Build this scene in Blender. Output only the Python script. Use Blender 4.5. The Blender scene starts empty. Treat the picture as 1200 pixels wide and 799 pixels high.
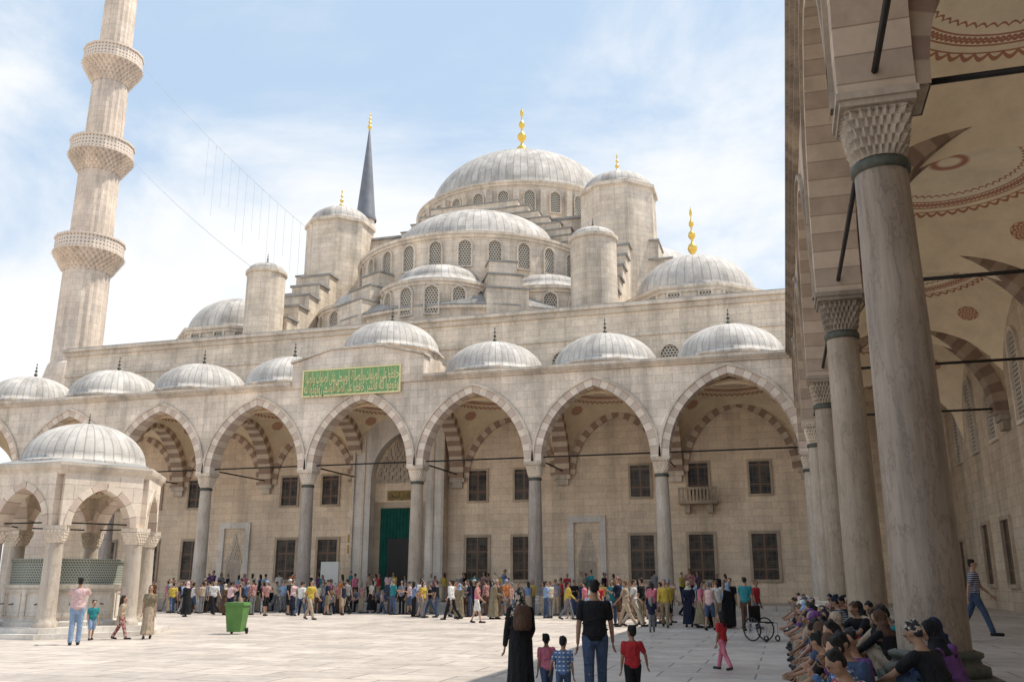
import bpy, math, random
from mathutils import Vector, Matrix
rnd = random.Random(11)
SC = bpy.context.scene
COL = SC.collection
pi = math.pi
WM = {}

# ------------------------------------------------------------ node helpers
class NT:
    def __init__(s, name, rough=0.8, metal=0.0):
        s.m = bpy.data.materials.new(name); s.m.use_nodes = True
        s.t = s.m.node_tree; s.b = s.t.nodes['Principled BSDF']
        s.b.inputs['Roughness'].default_value = rough
        s.b.inputs['Metallic'].default_value = metal
        s.b.inputs['Specular IOR Level'].default_value = 0.3
    def n(s, typ): return s.t.nodes.new(typ)
    def put(s, sock, v):
        if isinstance(v, bpy.types.NodeSocket): s.t.links.new(v, sock)
        else: sock.default_value = v
    def math(s, op, a, b=0.0, c=0.0):
        nd = s.t.nodes.new('ShaderNodeMath'); nd.operation = op
        s.put(nd.inputs[0], a); s.put(nd.inputs[1], b); s.put(nd.inputs[2], c)
        return nd.outputs[0]
    def mix(s, fac, a, b, mode='MIX'):
        nd = s.t.nodes.new('ShaderNodeMixRGB'); nd.blend_type = mode
        s.put(nd.inputs[0], fac)
        for i, v in ((1, a), (2, b)):
            if isinstance(v, tuple) and len(v) == 3: v = v + (1,)
            s.put(nd.inputs[i], v)
        return nd.outputs[0]
    def noise(s, vec, scale, detail=5, rough=0.6):
        nd = s.t.nodes.new('ShaderNodeTexNoise')
        nd.inputs['Scale'].default_value = scale; nd.inputs['Detail'].default_value = detail
        nd.inputs['Roughness'].default_value = rough
        if vec is not None: s.t.links.new(vec, nd.inputs['Vector'])
        return nd.outputs[0]
    def rng(s, v, a, b, c, d):
        nd = s.t.nodes.new('ShaderNodeMapRange'); s.put(nd.inputs[0], v)
        for i, x in enumerate((a, b, c, d)): nd.inputs[i+1].default_value = x
        return nd.outputs[0]
    def pos(s): return s.t.nodes.new('ShaderNodeNewGeometry').outputs['Position']
    def uv(s): return s.t.nodes.new('ShaderNodeTexCoord').outputs['UV']
    def obj(s): return s.t.nodes.new('ShaderNodeTexCoord').outputs['Object']
    def mapping(s, vec, scale):
        nd = s.t.nodes.new('ShaderNodeMapping'); s.t.links.new(vec, nd.inputs[0])
        nd.inputs['Scale'].default_value = scale; return nd.outputs[0]
    def sep(s, vec):
        nd = s.t.nodes.new('ShaderNodeSeparateXYZ'); s.t.links.new(vec, nd.inputs[0]); return nd.outputs
    def col(s, c): s.put(s.b.inputs['Base Color'], c if not (isinstance(c, tuple) and len(c)==3) else c+(1,))
    def bump(s, h, strength=0.3, dist=0.02):
        nd = s.t.nodes.new('ShaderNodeBump'); nd.inputs['Strength'].default_value = strength
        nd.inputs['Distance'].default_value = dist
        s.put(nd.inputs['Height'], h); s.t.links.new(nd.outputs[0], s.b.inputs['Normal'])

def stone(name, c1, c2, bw=0.95, bh=0.42, mortar=(0.2,0.17,0.13), msize=0.008, stain=0.35, rough=0.85, bumps=0.35):
    k = NT(name, rough)
    br = k.n('ShaderNodeTexBrick'); k.t.links.new(k.uv(), br.inputs['Vector'])
    br.inputs['Color1'].default_value = c1+(1,); br.inputs['Color2'].default_value = c2+(1,)
    br.inputs['Mortar'].default_value = mortar+(1,); br.inputs['Scale'].default_value = 1
    br.inputs['Mortar Size'].default_value = msize; br.inputs['Mortar Smooth'].default_value = 0.3
    br.inputs['Brick Width'].default_value = bw; br.inputs['Row Height'].default_value = bh
    p = k.pos()
    n1 = k.rng(k.noise(p, 0.45, 7, 0.65), 0.32, 0.68, 1-stain*0.7, 1+stain*0.5)
    n2 = k.rng(k.noise(p, 9, 5, 0.7), 0.3, 0.7, 0.88, 1.12)
    n3 = k.rng(k.noise(k.mapping(p, (1.1,1.1,0.10)), 1.0, 6, 0.68), 0.34, 0.54, 1-stain*0.75, 1.07)
    f = k.math('MULTIPLY', k.math('MULTIPLY', n1, n2), n3)
    cc = k.mix(1.0, br.outputs['Color'], f, 'MULTIPLY')
    tint = k.rng(k.noise(p, 0.22, 4), 0.46, 0.64, 0, 0.45)
    cc = k.mix(tint, cc, k.mix(1.0, cc, (0.86,0.91,1.0), 'MULTIPLY'))
    k.col(cc)
    h = k.math('ADD', k.math('MULTIPLY', br.outputs['Fac'], -1.0), k.math('MULTIPLY', k.noise(p, 14, 5), 0.7))
    k.bump(h, bumps, 0.02)
    return k.m

def plain(name, c, rough=0.7, metal=0.0, var=0.25, scale=3.0, bump=0.1):
    k = NT(name, rough, metal); p = k.obj()
    f = k.rng(k.noise(p, scale, 5), 0.3, 0.7, 1-var, 1+var*0.5)
    k.col(k.mix(1.0, c, f, 'MULTIPLY')); k.bump(k.noise(p, scale*6, 4), bump, 0.01)
    return k.m

M = {}
M['ashlar'] = stone('pale_ashlar_stone', (0.82,0.665,0.495), (0.71,0.565,0.42), 0.95, 0.40, (0.42,0.33,0.24), 0.007, 0.22)
M['grey'] = stone('weathered_grey_stone', (0.79,0.675,0.555), (0.68,0.58,0.475), 0.9, 0.45, (0.37,0.31,0.25), 0.007, 0.34)
M['upper'] = stone('weathered_upper_stone', (0.76,0.645,0.515), (0.65,0.55,0.44), 0.85, 0.42, (0.37,0.31,0.25), 0.008, 0.36)
M['minaret'] = stone('minaret_stone', (0.78,0.65,0.53), (0.68,0.565,0.46), 0.6, 0.5, (0.40,0.33,0.27), 0.008, 0.28)
M['trim'] = stone('moulded_trim_stone', (0.70,0.60,0.49), (0.62,0.53,0.43), 1.3, 0.6, (0.33,0.28,0.22), 0.006, 0.38)
M['marble'] = stone('white_marble', (0.71,0.66,0.59), (0.64,0.59,0.53), 1.4, 0.7, (0.42,0.37,0.31), 0.005, 0.30, 0.45, 0.12)
M['shadestone'] = stone('shade_toned_weathered_stone', (0.56,0.45,0.35), (0.46,0.37,0.285), 0.9, 0.45, (0.24,0.19,0.14), 0.007, 0.40)  # weathered grey stone, darkened so its colour carries the side arcade's shade
M['shadeashlar'] = stone('shade_toned_wall_stone', (0.62,0.50,0.365), (0.53,0.42,0.305), 0.95, 0.40, (0.30,0.23,0.16), 0.007, 0.28)  # copy of the pale ashlar with gallery shade mixed into its colour
M['shadetrim'] = stone('shade_toned_weathered_trim', (0.40,0.325,0.25), (0.33,0.27,0.21), 1.3, 0.6, (0.18,0.15,0.12), 0.006, 0.5)  # weathered trim stone with shade also put into the colour
M['winframe'] = stone('brown_window_stone', (0.50,0.40,0.29), (0.43,0.34,0.25), 1.3, 0.6, (0.3,0.25,0.2), 0.006, 0.3)

def striped(name, ca, cb, period=0.42):
    k = NT(name, 0.8); u = k.sep(k.uv())[0]
    fr = k.math('FRACT', k.math('DIVIDE', u, period*2))
    s = k.math('GREATER_THAN', fr, 0.5)
    j = k.math('LESS_THAN', k.math('ABSOLUTE', k.math('SUBTRACT', k.math('FRACT', k.math('DIVIDE', u, period)), 0.5)), 0.475)
    cc = k.mix(s, ca, cb); cc = k.mix(j, (0.28,0.21,0.16), cc)
    p = k.pos(); f = k.rng(k.noise(p, 1.2, 6, .7), 0.3, 0.7, 0.78, 1.15)
    k.col(k.mix(1.0, cc, f, 'MULTIPLY')); k.bump(k.math('ADD', j, k.noise(p, 15)), 0.25, 0.01)
    return k.m
M['stripe'] = striped('striped_voussoirs', (0.66,0.545,0.425), (0.38,0.265,0.20), 0.34)
M['stripe_soft'] = striped('faint_striped_voussoirs', (0.76,0.65,0.54), (0.61,0.49,0.405), 0.40)
M['shadestripe'] = striped('shade_toned_striped_voussoirs', (0.36,0.275,0.205), (0.235,0.16,0.12), 0.34)  # striped voussoirs with shade painted in, for dark cross-arch silhouettes
M['shadesoft'] = striped('shade_toned_soft_voussoirs', (0.53,0.425,0.33), (0.43,0.335,0.26), 0.40)  # faint voussoirs in a deeper tone that paints in arcade shade

def lead(name, c=(0.57,0.53,0.485)):
    k = NT(name, 0.75); u, v, _ = k.sep(k.uv())
    fu = k.math('ABSOLUTE', k.math('SUBTRACT', k.math('FRACT', u), 0.5))
    rib = k.rng(fu, 0.0, 0.10, 1, 0)
    iu = k.math('FLOOR', k.math('ADD', u, 0.5))
    vv = k.math('ADD', k.math('DIVIDE', v, 1.1), k.math('MULTIPLY', k.math('FRACT', k.math('MULTIPLY', iu, 0.5)), 1.0))
    sv = k.rng(k.math('ABSOLUTE', k.math('SUBTRACT', k.math('FRACT', vv), 0.5)), 0.0, 0.03, 1, 0)
    p = k.pos()
    f = k.rng(k.noise(k.mapping(p,(1,1,.35)), 0.9, 7, 0.72), 0.32, 0.66, 0.60, 1.2)
    cell = k.n('ShaderNodeTexWhiteNoise'); cell.noise_dimensions = '2D'
    cb = k.n('ShaderNodeCombineXYZ'); k.put(cb.inputs[0], iu); k.put(cb.inputs[1], k.math('FLOOR', k.math('ADD', vv, 0.5)))
    k.t.links.new(cb.outputs[0], cell.inputs['Vector'])
    f = k.math('MULTIPLY', f, k.rng(cell.outputs[0], 0, 1, 0.84, 1.08))
    cc = k.mix(1.0, c, f, 'MULTIPLY')
    cc = k.mix(k.math('MULTIPLY', k.rng(fu, 0.04, 0.11, 1, 0), 0.34), cc, (0.20,0.19,0.175))
    cc = k.mix(k.math('MULTIPLY', sv, 0.28), cc, (0.2,0.19,0.17))
    k.col(cc); k.bump(k.math('ADD', k.math('ADD', rib, k.math('MULTIPLY', sv, 0.4)), k.math('MULTIPLY', k.noise(p, 4), 0.3)), 0.42, 0.05)
    return k.m
M['lead'] = lead('ribbed_lead_sheet')
M['leadgrey'] = lead('dark_grey_lead_sheet', (0.40,0.38,0.355))
M['leadflat'] = plain('flat_lead_roof', (0.36,0.345,0.325,1), 0.7, 0.0, 0.4, 0.6)
M['leaddark'] = plain('dark_spire_lead', (0.19,0.20,0.225,1), 0.5, 0.0, 0.2, 1)
M['gold'] = plain('gilded_metal', (0.90,0.60,0.13,1), 0.3, 0.75, 0.1, 3, 0.02)
M['goldpaint'] = plain('gold_leaf_lettering', (0.80,0.70,0.38,1), 0.5, 0.0, 0.1, 3, 0.02)
M['bronze'] = plain('green_bronze', (0.10,0.105,0.085,1), 0.6, 0.3, 0.4, 8)
M['iron'] = plain('dark_iron', (0.03,0.028,0.026,1), 0.6, 0.4, 0.3, 8)
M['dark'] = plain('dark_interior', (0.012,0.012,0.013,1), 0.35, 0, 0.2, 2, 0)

def column_mat(name, c, c2):
    k = NT(name, 0.45); p = k.pos()
    f = k.noise(k.mapping(p, (6,6,0.45)), 1.0, 9, 0.75)
    g = k.rng(k.noise(p, 0.9, 6, 0.7), 0.35, 0.65, 0, 1)
    cc = k.mix(k.rng(f, 0.38, 0.60, 0, 1), c, c2)
    vn = k.rng(k.math('ABSOLUTE', k.math('SUBTRACT', k.noise(k.mapping(p, (2.2,2.2,0.8)), 1.0, 7, 0.7), 0.5)), 0.0, 0.022, 0.5, 0.0)
    cc = k.mix(vn, cc, k.mix(1.0, c2, (0.55,0.52,0.5), 'MULTIPLY'))
    cc = k.mix(k.math('MULTIPLY', g, 0.6), cc, k.mix(1.0, cc, (0.70,0.66,0.60), 'MULTIPLY'))
    k.col(cc); k.bump(k.noise(p, 20), 0.12, 0.01); return k.m
M['colA'] = column_mat('veined_grey_marble', (0.46,0.40,0.35), (0.34,0.29,0.255))
M['colB'] = column_mat('pale_marble_shaft', (0.62,0.545,0.46), (0.50,0.435,0.37))
M['colC'] = column_mat('beige_granite_shaft', (0.54,0.455,0.37), (0.43,0.36,0.29))
M['colD'] = column_mat('shade_toned_grey_marble', (0.38,0.31,0.25), (0.26,0.21,0.17))  # grey marble shaft, shade under the arcade coloured into it
M['colE'] = column_mat('shade_toned_beige_granite', (0.42,0.345,0.265), (0.32,0.26,0.20))  # beige granite shaft with painted-in shade for the side arcade

def vaultmat():
    k = NT('painted_plaster_vault', 0.85); x, y, z = k.sep(k.obj())
    r = k.math('SQRT', k.math('ADD', k.math('MULTIPLY', x, x), k.math('MULTIPLY', y, y)))
    a = k.math('ARCTAN2', y, x)
    sc = k.math('MULTIPLY', k.math('ABSOLUTE', k.math('SINE', k.math('MULTIPLY', a, 28))), 0.13)
    wv = k.math('MULTIPLY', k.math('SINE', k.math('MULTIPLY', a, 60)), 0.045)
    def band(c, w, off=None):
        rr = r if off is None else k.math('SUBTRACT', r, off)
        return k.math('LESS_THAN', k.math('ABSOLUTE', k.math('SUBTRACT', rr, c)), w)
    m = band(2.50, 0.05, sc)
    for t in (band(2.48, 0.018), band(2.18, 0.04, wv), band(2.18, 0.035, k.math('MULTIPLY', wv, -1.0)), band(2.30, 0.022), band(2.06, 0.022), band(1.86, 0.03, k.math('MULTIPLY', sc, -0.7)), band(0.4, 0.1, wv)):
        m = k.math('MAXIMUM', m, t)
    p = k.pos(); n = k.rng(k.noise(p, 1.4, 6, .7), 0.3, 0.7, 0.87, 1.1)
    base = k.mix(k.rng(r, 2.0, 2.6, 0, 1), (0.86,0.75,0.56), (0.83,0.69,0.49))
    cc = k.mix(k.math('MULTIPLY', m, 0.85), base, (0.38,0.12,0.07))
    k.col(k.mix(1.0, cc, n, 'MULTIPLY')); return k.m
M['vault'] = vaultmat()

def medal():
    k = NT('red_painted_medallion', 0.8); x, y, z = k.sep(k.obj())
    r = k.math('SQRT', k.math('ADD', k.math('MULTIPLY', x, x), k.math('MULTIPLY', y, y)))
    a = k.math('ARCTAN2', y, x)
    pt = k.math('MULTIPLY', k.math('SINE', k.math('MULTIPLY', a, 8)), k.math('SINE', k.math('MULTIPLY', r, 45)))
    k.col(k.mix(k.math('GREATER_THAN', pt, 0.1), (0.44,0.18,0.11), (0.66,0.50,0.35))); return k.m
M['medal'] = medal()

def lattice(name='pierced_plaster_lattice', s=0.2, c=(0.52,0.46,0.37), hole=(0.05,0.05,0.052), rad=0.34):
    k = NT(name, 0.7); u, v, _ = k.sep(k.uv())
    row = k.math('FLOOR', k.math('DIVIDE', v, s*0.87))
    uu = k.math('ADD', k.math('DIVIDE', u, s), k.math('MULTIPLY', k.math('FRACT', k.math('MULTIPLY', row, 0.5)), 1.0))
    du = k.math('SUBTRACT', k.math('FRACT', uu), 0.5)
    dv = k.math('SUBTRACT', k.math('FRACT', k.math('DIVIDE', v, s*0.87)), 0.5)
    d = k.math('SQRT', k.math('ADD', k.math('MULTIPLY', du, du), k.math('MULTIPLY', dv, dv)))
    m = k.math('LESS_THAN', d, rad)
    k.col(k.mix(m, c, hole)); k.bump(m, -0.4, 0.02); return k.m
M['lattice'] = lattice()
M['lattice_fine'] = lattice('fine_iron_grille', 0.085, (0.36,0.37,0.31), (0.10,0.12,0.11), 0.36)
def grille():
    k = NT('iron_grille_over_dark_glass', 0.3); u, v, _ = k.sep(k.uv())
    g = lambda t, s, w=0.06: k.math('LESS_THAN', k.math('ABSOLUTE', k.math('SUBTRACT', k.math('FRACT', k.math('DIVIDE', t, s)), 0.5)), w)
    m = k.math('MAXIMUM', g(u, 0.25), g(v, 0.28))
    m2 = k.math('MAXIMUM', k.math('LESS_THAN', k.math('ABSOLUTE', u), 0.05), g(v, 1.1, 0.045))
    n = k.noise(k.pos(), 1.8, 4)
    cc = k.mix(m, k.mix(k.rng(n, .42, .62, 0, 1), (0.006,0.006,0.008), (0.07,0.06,0.045)), (0.10,0.06,0.035))
    k.col(k.mix(m2, cc, (0.17,0.10,0.06))); return k.m
M['grille'] = grille()

def paving(name, c1, c2, bw, bh, spec=0.42):
    k = NT(name, spec); p = k.pos()
    br = k.n('ShaderNodeTexBrick'); k.t.links.new(p, br.inputs['Vector'])
    br.offset = 0.37; br.squash = 1.0
    br.inputs['Color1'].default_value = c1+(1,); br.inputs['Color2'].default_value = c2+(1,)
    br.inputs['Mortar'].default_value = (0.22,0.19,0.16,1); br.inputs['Scale'].default_value = 1
    br.inputs['Mortar Size'].default_value = 0.018; br.inputs['Brick Width'].default_value = bw
    br.inputs['Row Height'].default_value = bh; br.inputs['Bias'].default_value = 0.0
    w = k.n('ShaderNodeTexWave'); k.t.links.new(k.mapping(p, (0.25,1,1)), w.inputs['Vector'])
    w.inputs['Scale'].default_value = 1.3; w.inputs['Distortion'].default_value = 12; w.inputs['Detail'].default_value = 4
    f = k.rng(k.noise(p, 0.30, 8, 0.7), 0.32, 0.66, 0.72, 1.14)
    g = k.rng(k.noise(p, 4, 7, 0.78), 0.3, 0.7, 0.80, 1.12)
    cc = k.mix(1.0, br.outputs['Color'], k.math('MULTIPLY', f, g), 'MULTIPLY')
    cc = k.mix(k.math('MULTIPLY', w.outputs['Fac'], 0.18), cc, (0.38,0.355,0.345))
    k.col(cc)
    k.put(k.b.inputs['Roughness'], k.rng(k.noise(p, 1.3, 5), 0.3, 0.7, spec-0.12, spec+0.25))
    k.bump(k.math('ADD', k.math('MULTIPLY', br.outputs['Fac'], -1), k.math('MULTIPLY', k.noise(p, 3), 0.5)), 0.3, 0.015)
    return k.m
M['pave'] = paving('worn_marble_paving', (0.67,0.58,0.50), (0.54,0.47,0.41), 1.7, 0.95)
M['pave2'] = paving('platform_marble_paving', (0.56,0.50,0.44), (0.49,0.44,0.385), 1.4, 0.8)
M['green'] = plain('green_enamel', (0.20,0.40,0.17,1), 0.5, 0, 0.2)
M['curtain'] = plain('green_curtain', (0.006,0.085,0.065,1), 0.8, 0, 0.35, 2)
M['bin'] = plain('green_plastic', (0.10,0.225,0.06,1), 0.6, 0, 0.2)
M['white'] = plain('white_board', (0.75,0.74,0.7,1), 0.6, 0, 0.05)
M['tan'] = plain('ochre_board', (0.5,0.30,0.08,1), 0.6, 0, 0.1)
M['black'] = plain('black_rubber', (0.015,0.015,0.015,1), 0.6)
M['steel'] = plain('grey_steel', (0.4,0.4,0.42,1), 0.35, 0.8)
M['cable'] = plain('dull_cable', (0.42,0.44,0.48,1), 0.9, 0)

# ------------------------------------------------------------ mesh helpers
def link(ob, world, parent=None):
    COL.objects.link(ob)
    if parent is not None:
        ob.parent = parent; ob.matrix_parent_inverse = WM[parent.name].inverted()
    ob.matrix_basis = world; WM[ob.name] = world.copy(); return ob
def T(x, y, z, rz=0, s=1): return Matrix.Translation((x,y,z)) @ Matrix.Rotation(rz, 4, 'Z') @ Matrix.Scale(s, 4)
def empty(name, loc, label, cat, group=None):
    e = bpy.data.objects.new(name, None); e.empty_display_size = 0.3
    link(e, T(*loc)); e['label'] = label; e['category'] = cat
    if group: e['group'] = group
    return e
def boxuv(me):
    uvl = me.uv_layers.new(name='UVMap').data
    for p in me.polygons:
        n = p.normal
        if abs(n.z) > 0.8:
            for li in p.loop_indices:
                c = me.vertices[me.loops[li].vertex_index].co; uvl[li].uv = (c.x, c.y)
        else:
            t = Vector((-n.y, n.x, 0)); t = t.normalized() if t.length > 1e-6 else Vector((1,0,0))
            for li in p.loop_indices:
                c = me.vertices[me.loops[li].vertex_index].co; uvl[li].uv = (c.dot(t), c.z)
def mesh(name, v, f, mats, mi=None, smooth=False, uv=None):
    me = bpy.data.meshes.new(name); me.from_pydata([tuple(x) for x in v], [], f); me.update()
    for m in (mats if isinstance(mats, list) else [mats]): me.materials.append(m)
    if mi:
        for p, i in zip(me.polygons, mi): p.material_index = i
    if smooth:
        for p in me.polygons: p.use_smooth = True
    if uv is None: boxuv(me)
    else:
        l = me.uv_layers.new(name='UVMap').data; k = 0
        for fu in uv:
            for c in fu: l[k].uv = c; k += 1
    return me
def ob(name, me, world=None, parent=None):
    return link(bpy.data.objects.new(name, me), world or Matrix.Identity(4), parent)
def boxes(lst):
    v, f = [], []
    for (x0,x1,y0,y1,z0,z1) in lst:
        b = len(v)
        v += [(x0,y0,z0),(x1,y0,z0),(x1,y1,z0),(x0,y1,z0),(x0,y0,z1),(x1,y0,z1),(x1,y1,z1),(x0,y1,z1)]
        f += [(b,b+3,b+2,b+1),(b+4,b+5,b+6,b+7),(b,b+1,b+5,b+4),(b+1,b+2,b+6,b+5),(b+2,b+3,b+7,b+6),(b+3,b,b+4,b+7)]
    return v, f
def box(name, b, mat, parent=None, world=None):
    v, f = boxes(b if isinstance(b, list) else [b]); return ob(name, mesh(name, v, f, mat), world, parent)
def each(name, lst, mat, parent=None, world=None):
    for b in lst: box(name, b, mat, parent, world)
def revolve_me(name, prof, n, mat, ku=None, smooth=True, a0=0, a1=2*pi, flute=0):
    v, f, uv = [], [], []
    full = abs(a1-a0-2*pi) < 1e-6; m = n if full else n+1
    R0 = max(r for r, z in prof)
    al = [0]
    for i in range(1, len(prof)): al.append(al[-1]+math.dist(prof[i], prof[i-1]))
    for (r, z) in prof:
        for j in range(m):
            a = a0+(a1-a0)*j/n; rr = r*(1+ (flute if j % 2 else 0))
            v.append((rr*math.cos(a), rr*math.sin(a), z))
    k = ku if ku else R0*(a1-a0)
    for i in range(len(prof)-1):
        for j in range(n):
            j2 = (j+1) % m if full else j+1
            f.append((i*m+j, i*m+j2, (i+1)*m+j2, (i+1)*m+j))
            u0, u1 = k*j/n, k*(j+1)/n
            z0, z1 = (al[i], al[i+1]) if ku else (prof[i][1], prof[i+1][1])
            if not ku and abs(z0-z1) < 0.02: z0, z1 = prof[i][0], prof[i+1][0]
            uv.append(((u0,z0),(u1,z0),(u1,z1),(u0,z1)))
    return mesh(name, v, f, mat, smooth=smooth, uv=uv)
def capprof(R, h, n=12, lip=0.0, z0=0.0):
    pr = []
    if lip: pr += [(R+lip, z0-0.16), (R+lip+0.04, z0-0.04), (R+lip*0.3, z0+0.02)]
    for i in range(n+1):
        t = i/n*pi/2; pr.append((max(R*math.cos(t), 0.02), z0+h*math.sin(t)))
    return pr
def arch_profile(a, r, n=12):
    c = (r*r-a*a)/(2*a); Rr = a+c; ft = math.acos(-c/Rr)
    L = [(c+Rr*math.cos(pi+(ft-pi)*i/n), Rr*math.sin(pi+(ft-pi)*i/n)) for i in range(n+1)]
    return L + [(-x, z) for x, z in reversed(L[:-1])]
def W(axis, s, d, z): return (s, d, z) if axis == 'X' else (d, s, z)
def fixf(axis, f): return f if axis == 'X' else tuple(reversed(f))
def arch_wall(name, axis, s0, s1, cx, a, rise, zs, zt, d0, d1, mat, parent):
    low = [(s0, zs)] + [(cx+x, zs+z) for x, z in arch_profile(a, rise)] + [(s1, zs)]
    v, f = [], []; n = len(low)
    for (s, z) in low: v += [W(axis,s,d0,z), W(axis,s,d0,zt), W(axis,s,d1,z), W(axis,s,d1,zt)]
    for i in range(n-1):
        b, c = 4*i, 4*i+4
        f += [(b,c,c+1,b+1), (b+2,b+3,c+3,c+2), (b,b+2,c+2,c), (b+1,c+1,c+3,b+3)]
    f += [(0,1,3,2), (4*n-4,4*n-2,4*n-1,4*n-3)]
    f = [fixf(axis, q) for q in f]
    return ob(name, mesh(name, v, f, mat), None, parent)
def arch_ring(name, axis, cx, a, rise, zs, w, d0, d1, mat, parent):
    P = arch_profile(a, rise, 14); n = len(P); O = []
    for i, (x, z) in enumerate(P):
        x0, z0 = P[max(i-1,0)]; x1, z1 = P[min(i+1,n-1)]
        tx, tz = x1-x0, z1-z0; l = math.hypot(tx, tz); nx, nz = -tz/l, tx/l
        if i == 0: nx, nz = -1, 0
        if i == n-1: nx, nz = 1, 0
        O.append((x+nx*w, z+nz*w))
    al = [0]
    for i in range(1, n): al.append(al[-1]+math.dist(P[i], P[i-1]))
    v, f, uv = [], [], []
    for (p, o) in zip(P, O):
        v += [W(axis,cx+p[0],d0,zs+p[1]), W(axis,cx+o[0],d0,zs+o[1]), W(axis,cx+p[0],d1,zs+p[1]), W(axis,cx+o[0],d1,zs+o[1])]
    for i in range(n-1):
        b, c = 4*i, 4*i+4
        for q, vv in (((b,c,c+1,b+1),(0,0,w,w)), ((b+2,b+3,c+3,c+2),(0,w,w,0)), ((b,b+2,c+2,c),(0,1,1,0)), ((b+1,c+1,c+3,b+3),(0,0,1,1))):
            us = [al[i] if t in (b,b+1,b+2,b+3) else al[i+1] for t in q]
            uvq = list(zip(us, vv))
            if axis != 'X': q = tuple(reversed(q)); uvq = list(reversed(uvq))
            f.append(q); uv.append(uvq)
    return ob(name, mesh(name, v, f, mat, uv=uv), None, parent)

# ------------------------------------------------------------ columns
ZP, ZC, ZT = 0.45, 7.85, 12.85
def muqarnas_me(name, r0, half, h, tiers, mat, nn=64, waves=16, sq=1.0):
    v, f = [], []; rings = []
    def ring(t, amp, ph, z):
        out = []
        for j in range(nn):
            a = 2*pi*j/nn
            e = 2+8*t*sq; ca, sa = abs(math.cos(a)), abs(math.sin(a))
            se = (ca**e+sa**e)**(-1/e)
            r = (r0+(half-r0)*t)*(se if sq else 1)
            w = abs(((a*waves/(2*pi)+ph) % 1)-0.5)*2
            r *= 1+amp*(w-0.5)
            out.append((r*math.cos(a), r*math.sin(a), z))
        rings.append(out)
    ring(0, 0, 0, 0)
    for k in range(tiers):
        t0, t1 = k/tiers, (k+1)/tiers; ph = 0.5*(k % 2)
        ring(t0*0.97, 0.03, ph, h*t0+0.01); ring(t0+0.25/tiers, 0.10, ph, h*(t0+0.5/tiers)); ring(t1, 0.17, ph, h*(t0+0.9/tiers)); ring(t1, 0.04, ph, h*t1)
    ring(1, 0, 0, h+0.02)
    for r in rings: v += r
    for i in range(len(rings)-1):
        for j in range(nn):
            j2 = (j+1) % nn; f.append((i*nn+j, i*nn+j2, (i+1)*nn+j2, (i+1)*nn+j))
    f.append(tuple((len(rings)-1)*nn+j for j in range(nn)))
    return mesh(name, v, f, mat)
shaft_me = {}
for key in ('colA','colB','colC','colD','colE'):
    shaft_me[key] = revolve_me('column_shaft', [(0.40,0.42),(0.395,1.5),(0.37,4.0),(0.33,6.48)], 32, M[key])
base_prof = [(0.55,0.14),(0.57,0.18),(0.565,0.25),(0.49,0.28),(0.47,0.33),(0.51,0.36),(0.51,0.40),(0.42,0.43)]
ring_me = revolve_me('bronze_ring', [(0.335,6.38),(0.37,6.40),(0.38,6.46),(0.37,6.52),(0.335,6.54)], 28, M['bronze'])
SETS = {}
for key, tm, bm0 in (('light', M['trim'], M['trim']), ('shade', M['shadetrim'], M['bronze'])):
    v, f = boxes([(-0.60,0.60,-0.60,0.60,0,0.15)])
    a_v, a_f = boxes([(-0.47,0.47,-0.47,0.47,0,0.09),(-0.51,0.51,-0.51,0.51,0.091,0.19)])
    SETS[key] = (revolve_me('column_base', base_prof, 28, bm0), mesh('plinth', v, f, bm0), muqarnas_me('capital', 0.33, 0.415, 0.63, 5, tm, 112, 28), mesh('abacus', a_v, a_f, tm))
def column(x, y, key, parent, z=ZP, st='light'):
    b_, p_, c_, a_ = SETS[st]
    c = ob('column', shaft_me[key], T(x,y,z), parent)
    ob('column_base', b_, T(x,y,z), c); ob('plinth', p_, T(x,y,z), c)
    ob('collar_ring', ring_me, T(x,y,z), c); ob('capital', c_, T(x,y,z+6.55), c)
    ob('abacus', a_, T(x,y,z+7.205), c); return c
def fin_prof(h):
    P = [(0.05,0),(0.06,.08),(0.03,.10),(0.11,.17),(0.13,.22),(0.11,.27),(0.03,.33),(0.025,.37),(0.085,.42),(0.10,.46),(0.085,.50),(0.022,.55),(0.02,.60),(0.06,.64),(0.07,.67),(0.05,.71),(0.016,.75),(0.012,.80),(0.04,.85),(0.035,.9),(0.008,.95),(0.003,1.0)]
    return [(r*h*0.85, z*h) for r, z in P]
def finial(x, y, z, h, parent, mat='gold', fat=1.0):
    return ob('finial', revolve_me('finial', [(r*fat, zz) for r, zz in fin_prof(h)], 14, M[mat]), T(x,y,z), parent)
small_fin = revolve_me('finial', fin_prof(1.15), 10, M['bronze'])
pd_me = revolve_me('dome', capprof(3.02, 2.05, 12, 0.12, 0.0), 64, M['lead'], ku=48)
pdrum_me = revolve_me('dome_drum', [(3.2,0),(3.2,0.42),(3.32,0.46),(3.32,0.58),(3.05,0.62)], 8, M['trim'], smooth=False)
def portico_dome(x, y, z, parent, s=1.0):
    d = ob('dome', pd_me, T(x,y,z+0.62,0,s), parent)
    ob('dome_drum', pdrum_me, T(x,y,z,pi/8,s), d)
    ob('finial', small_fin, T(x,y,z+0.62+2.0*s,0), d); return d
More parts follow.
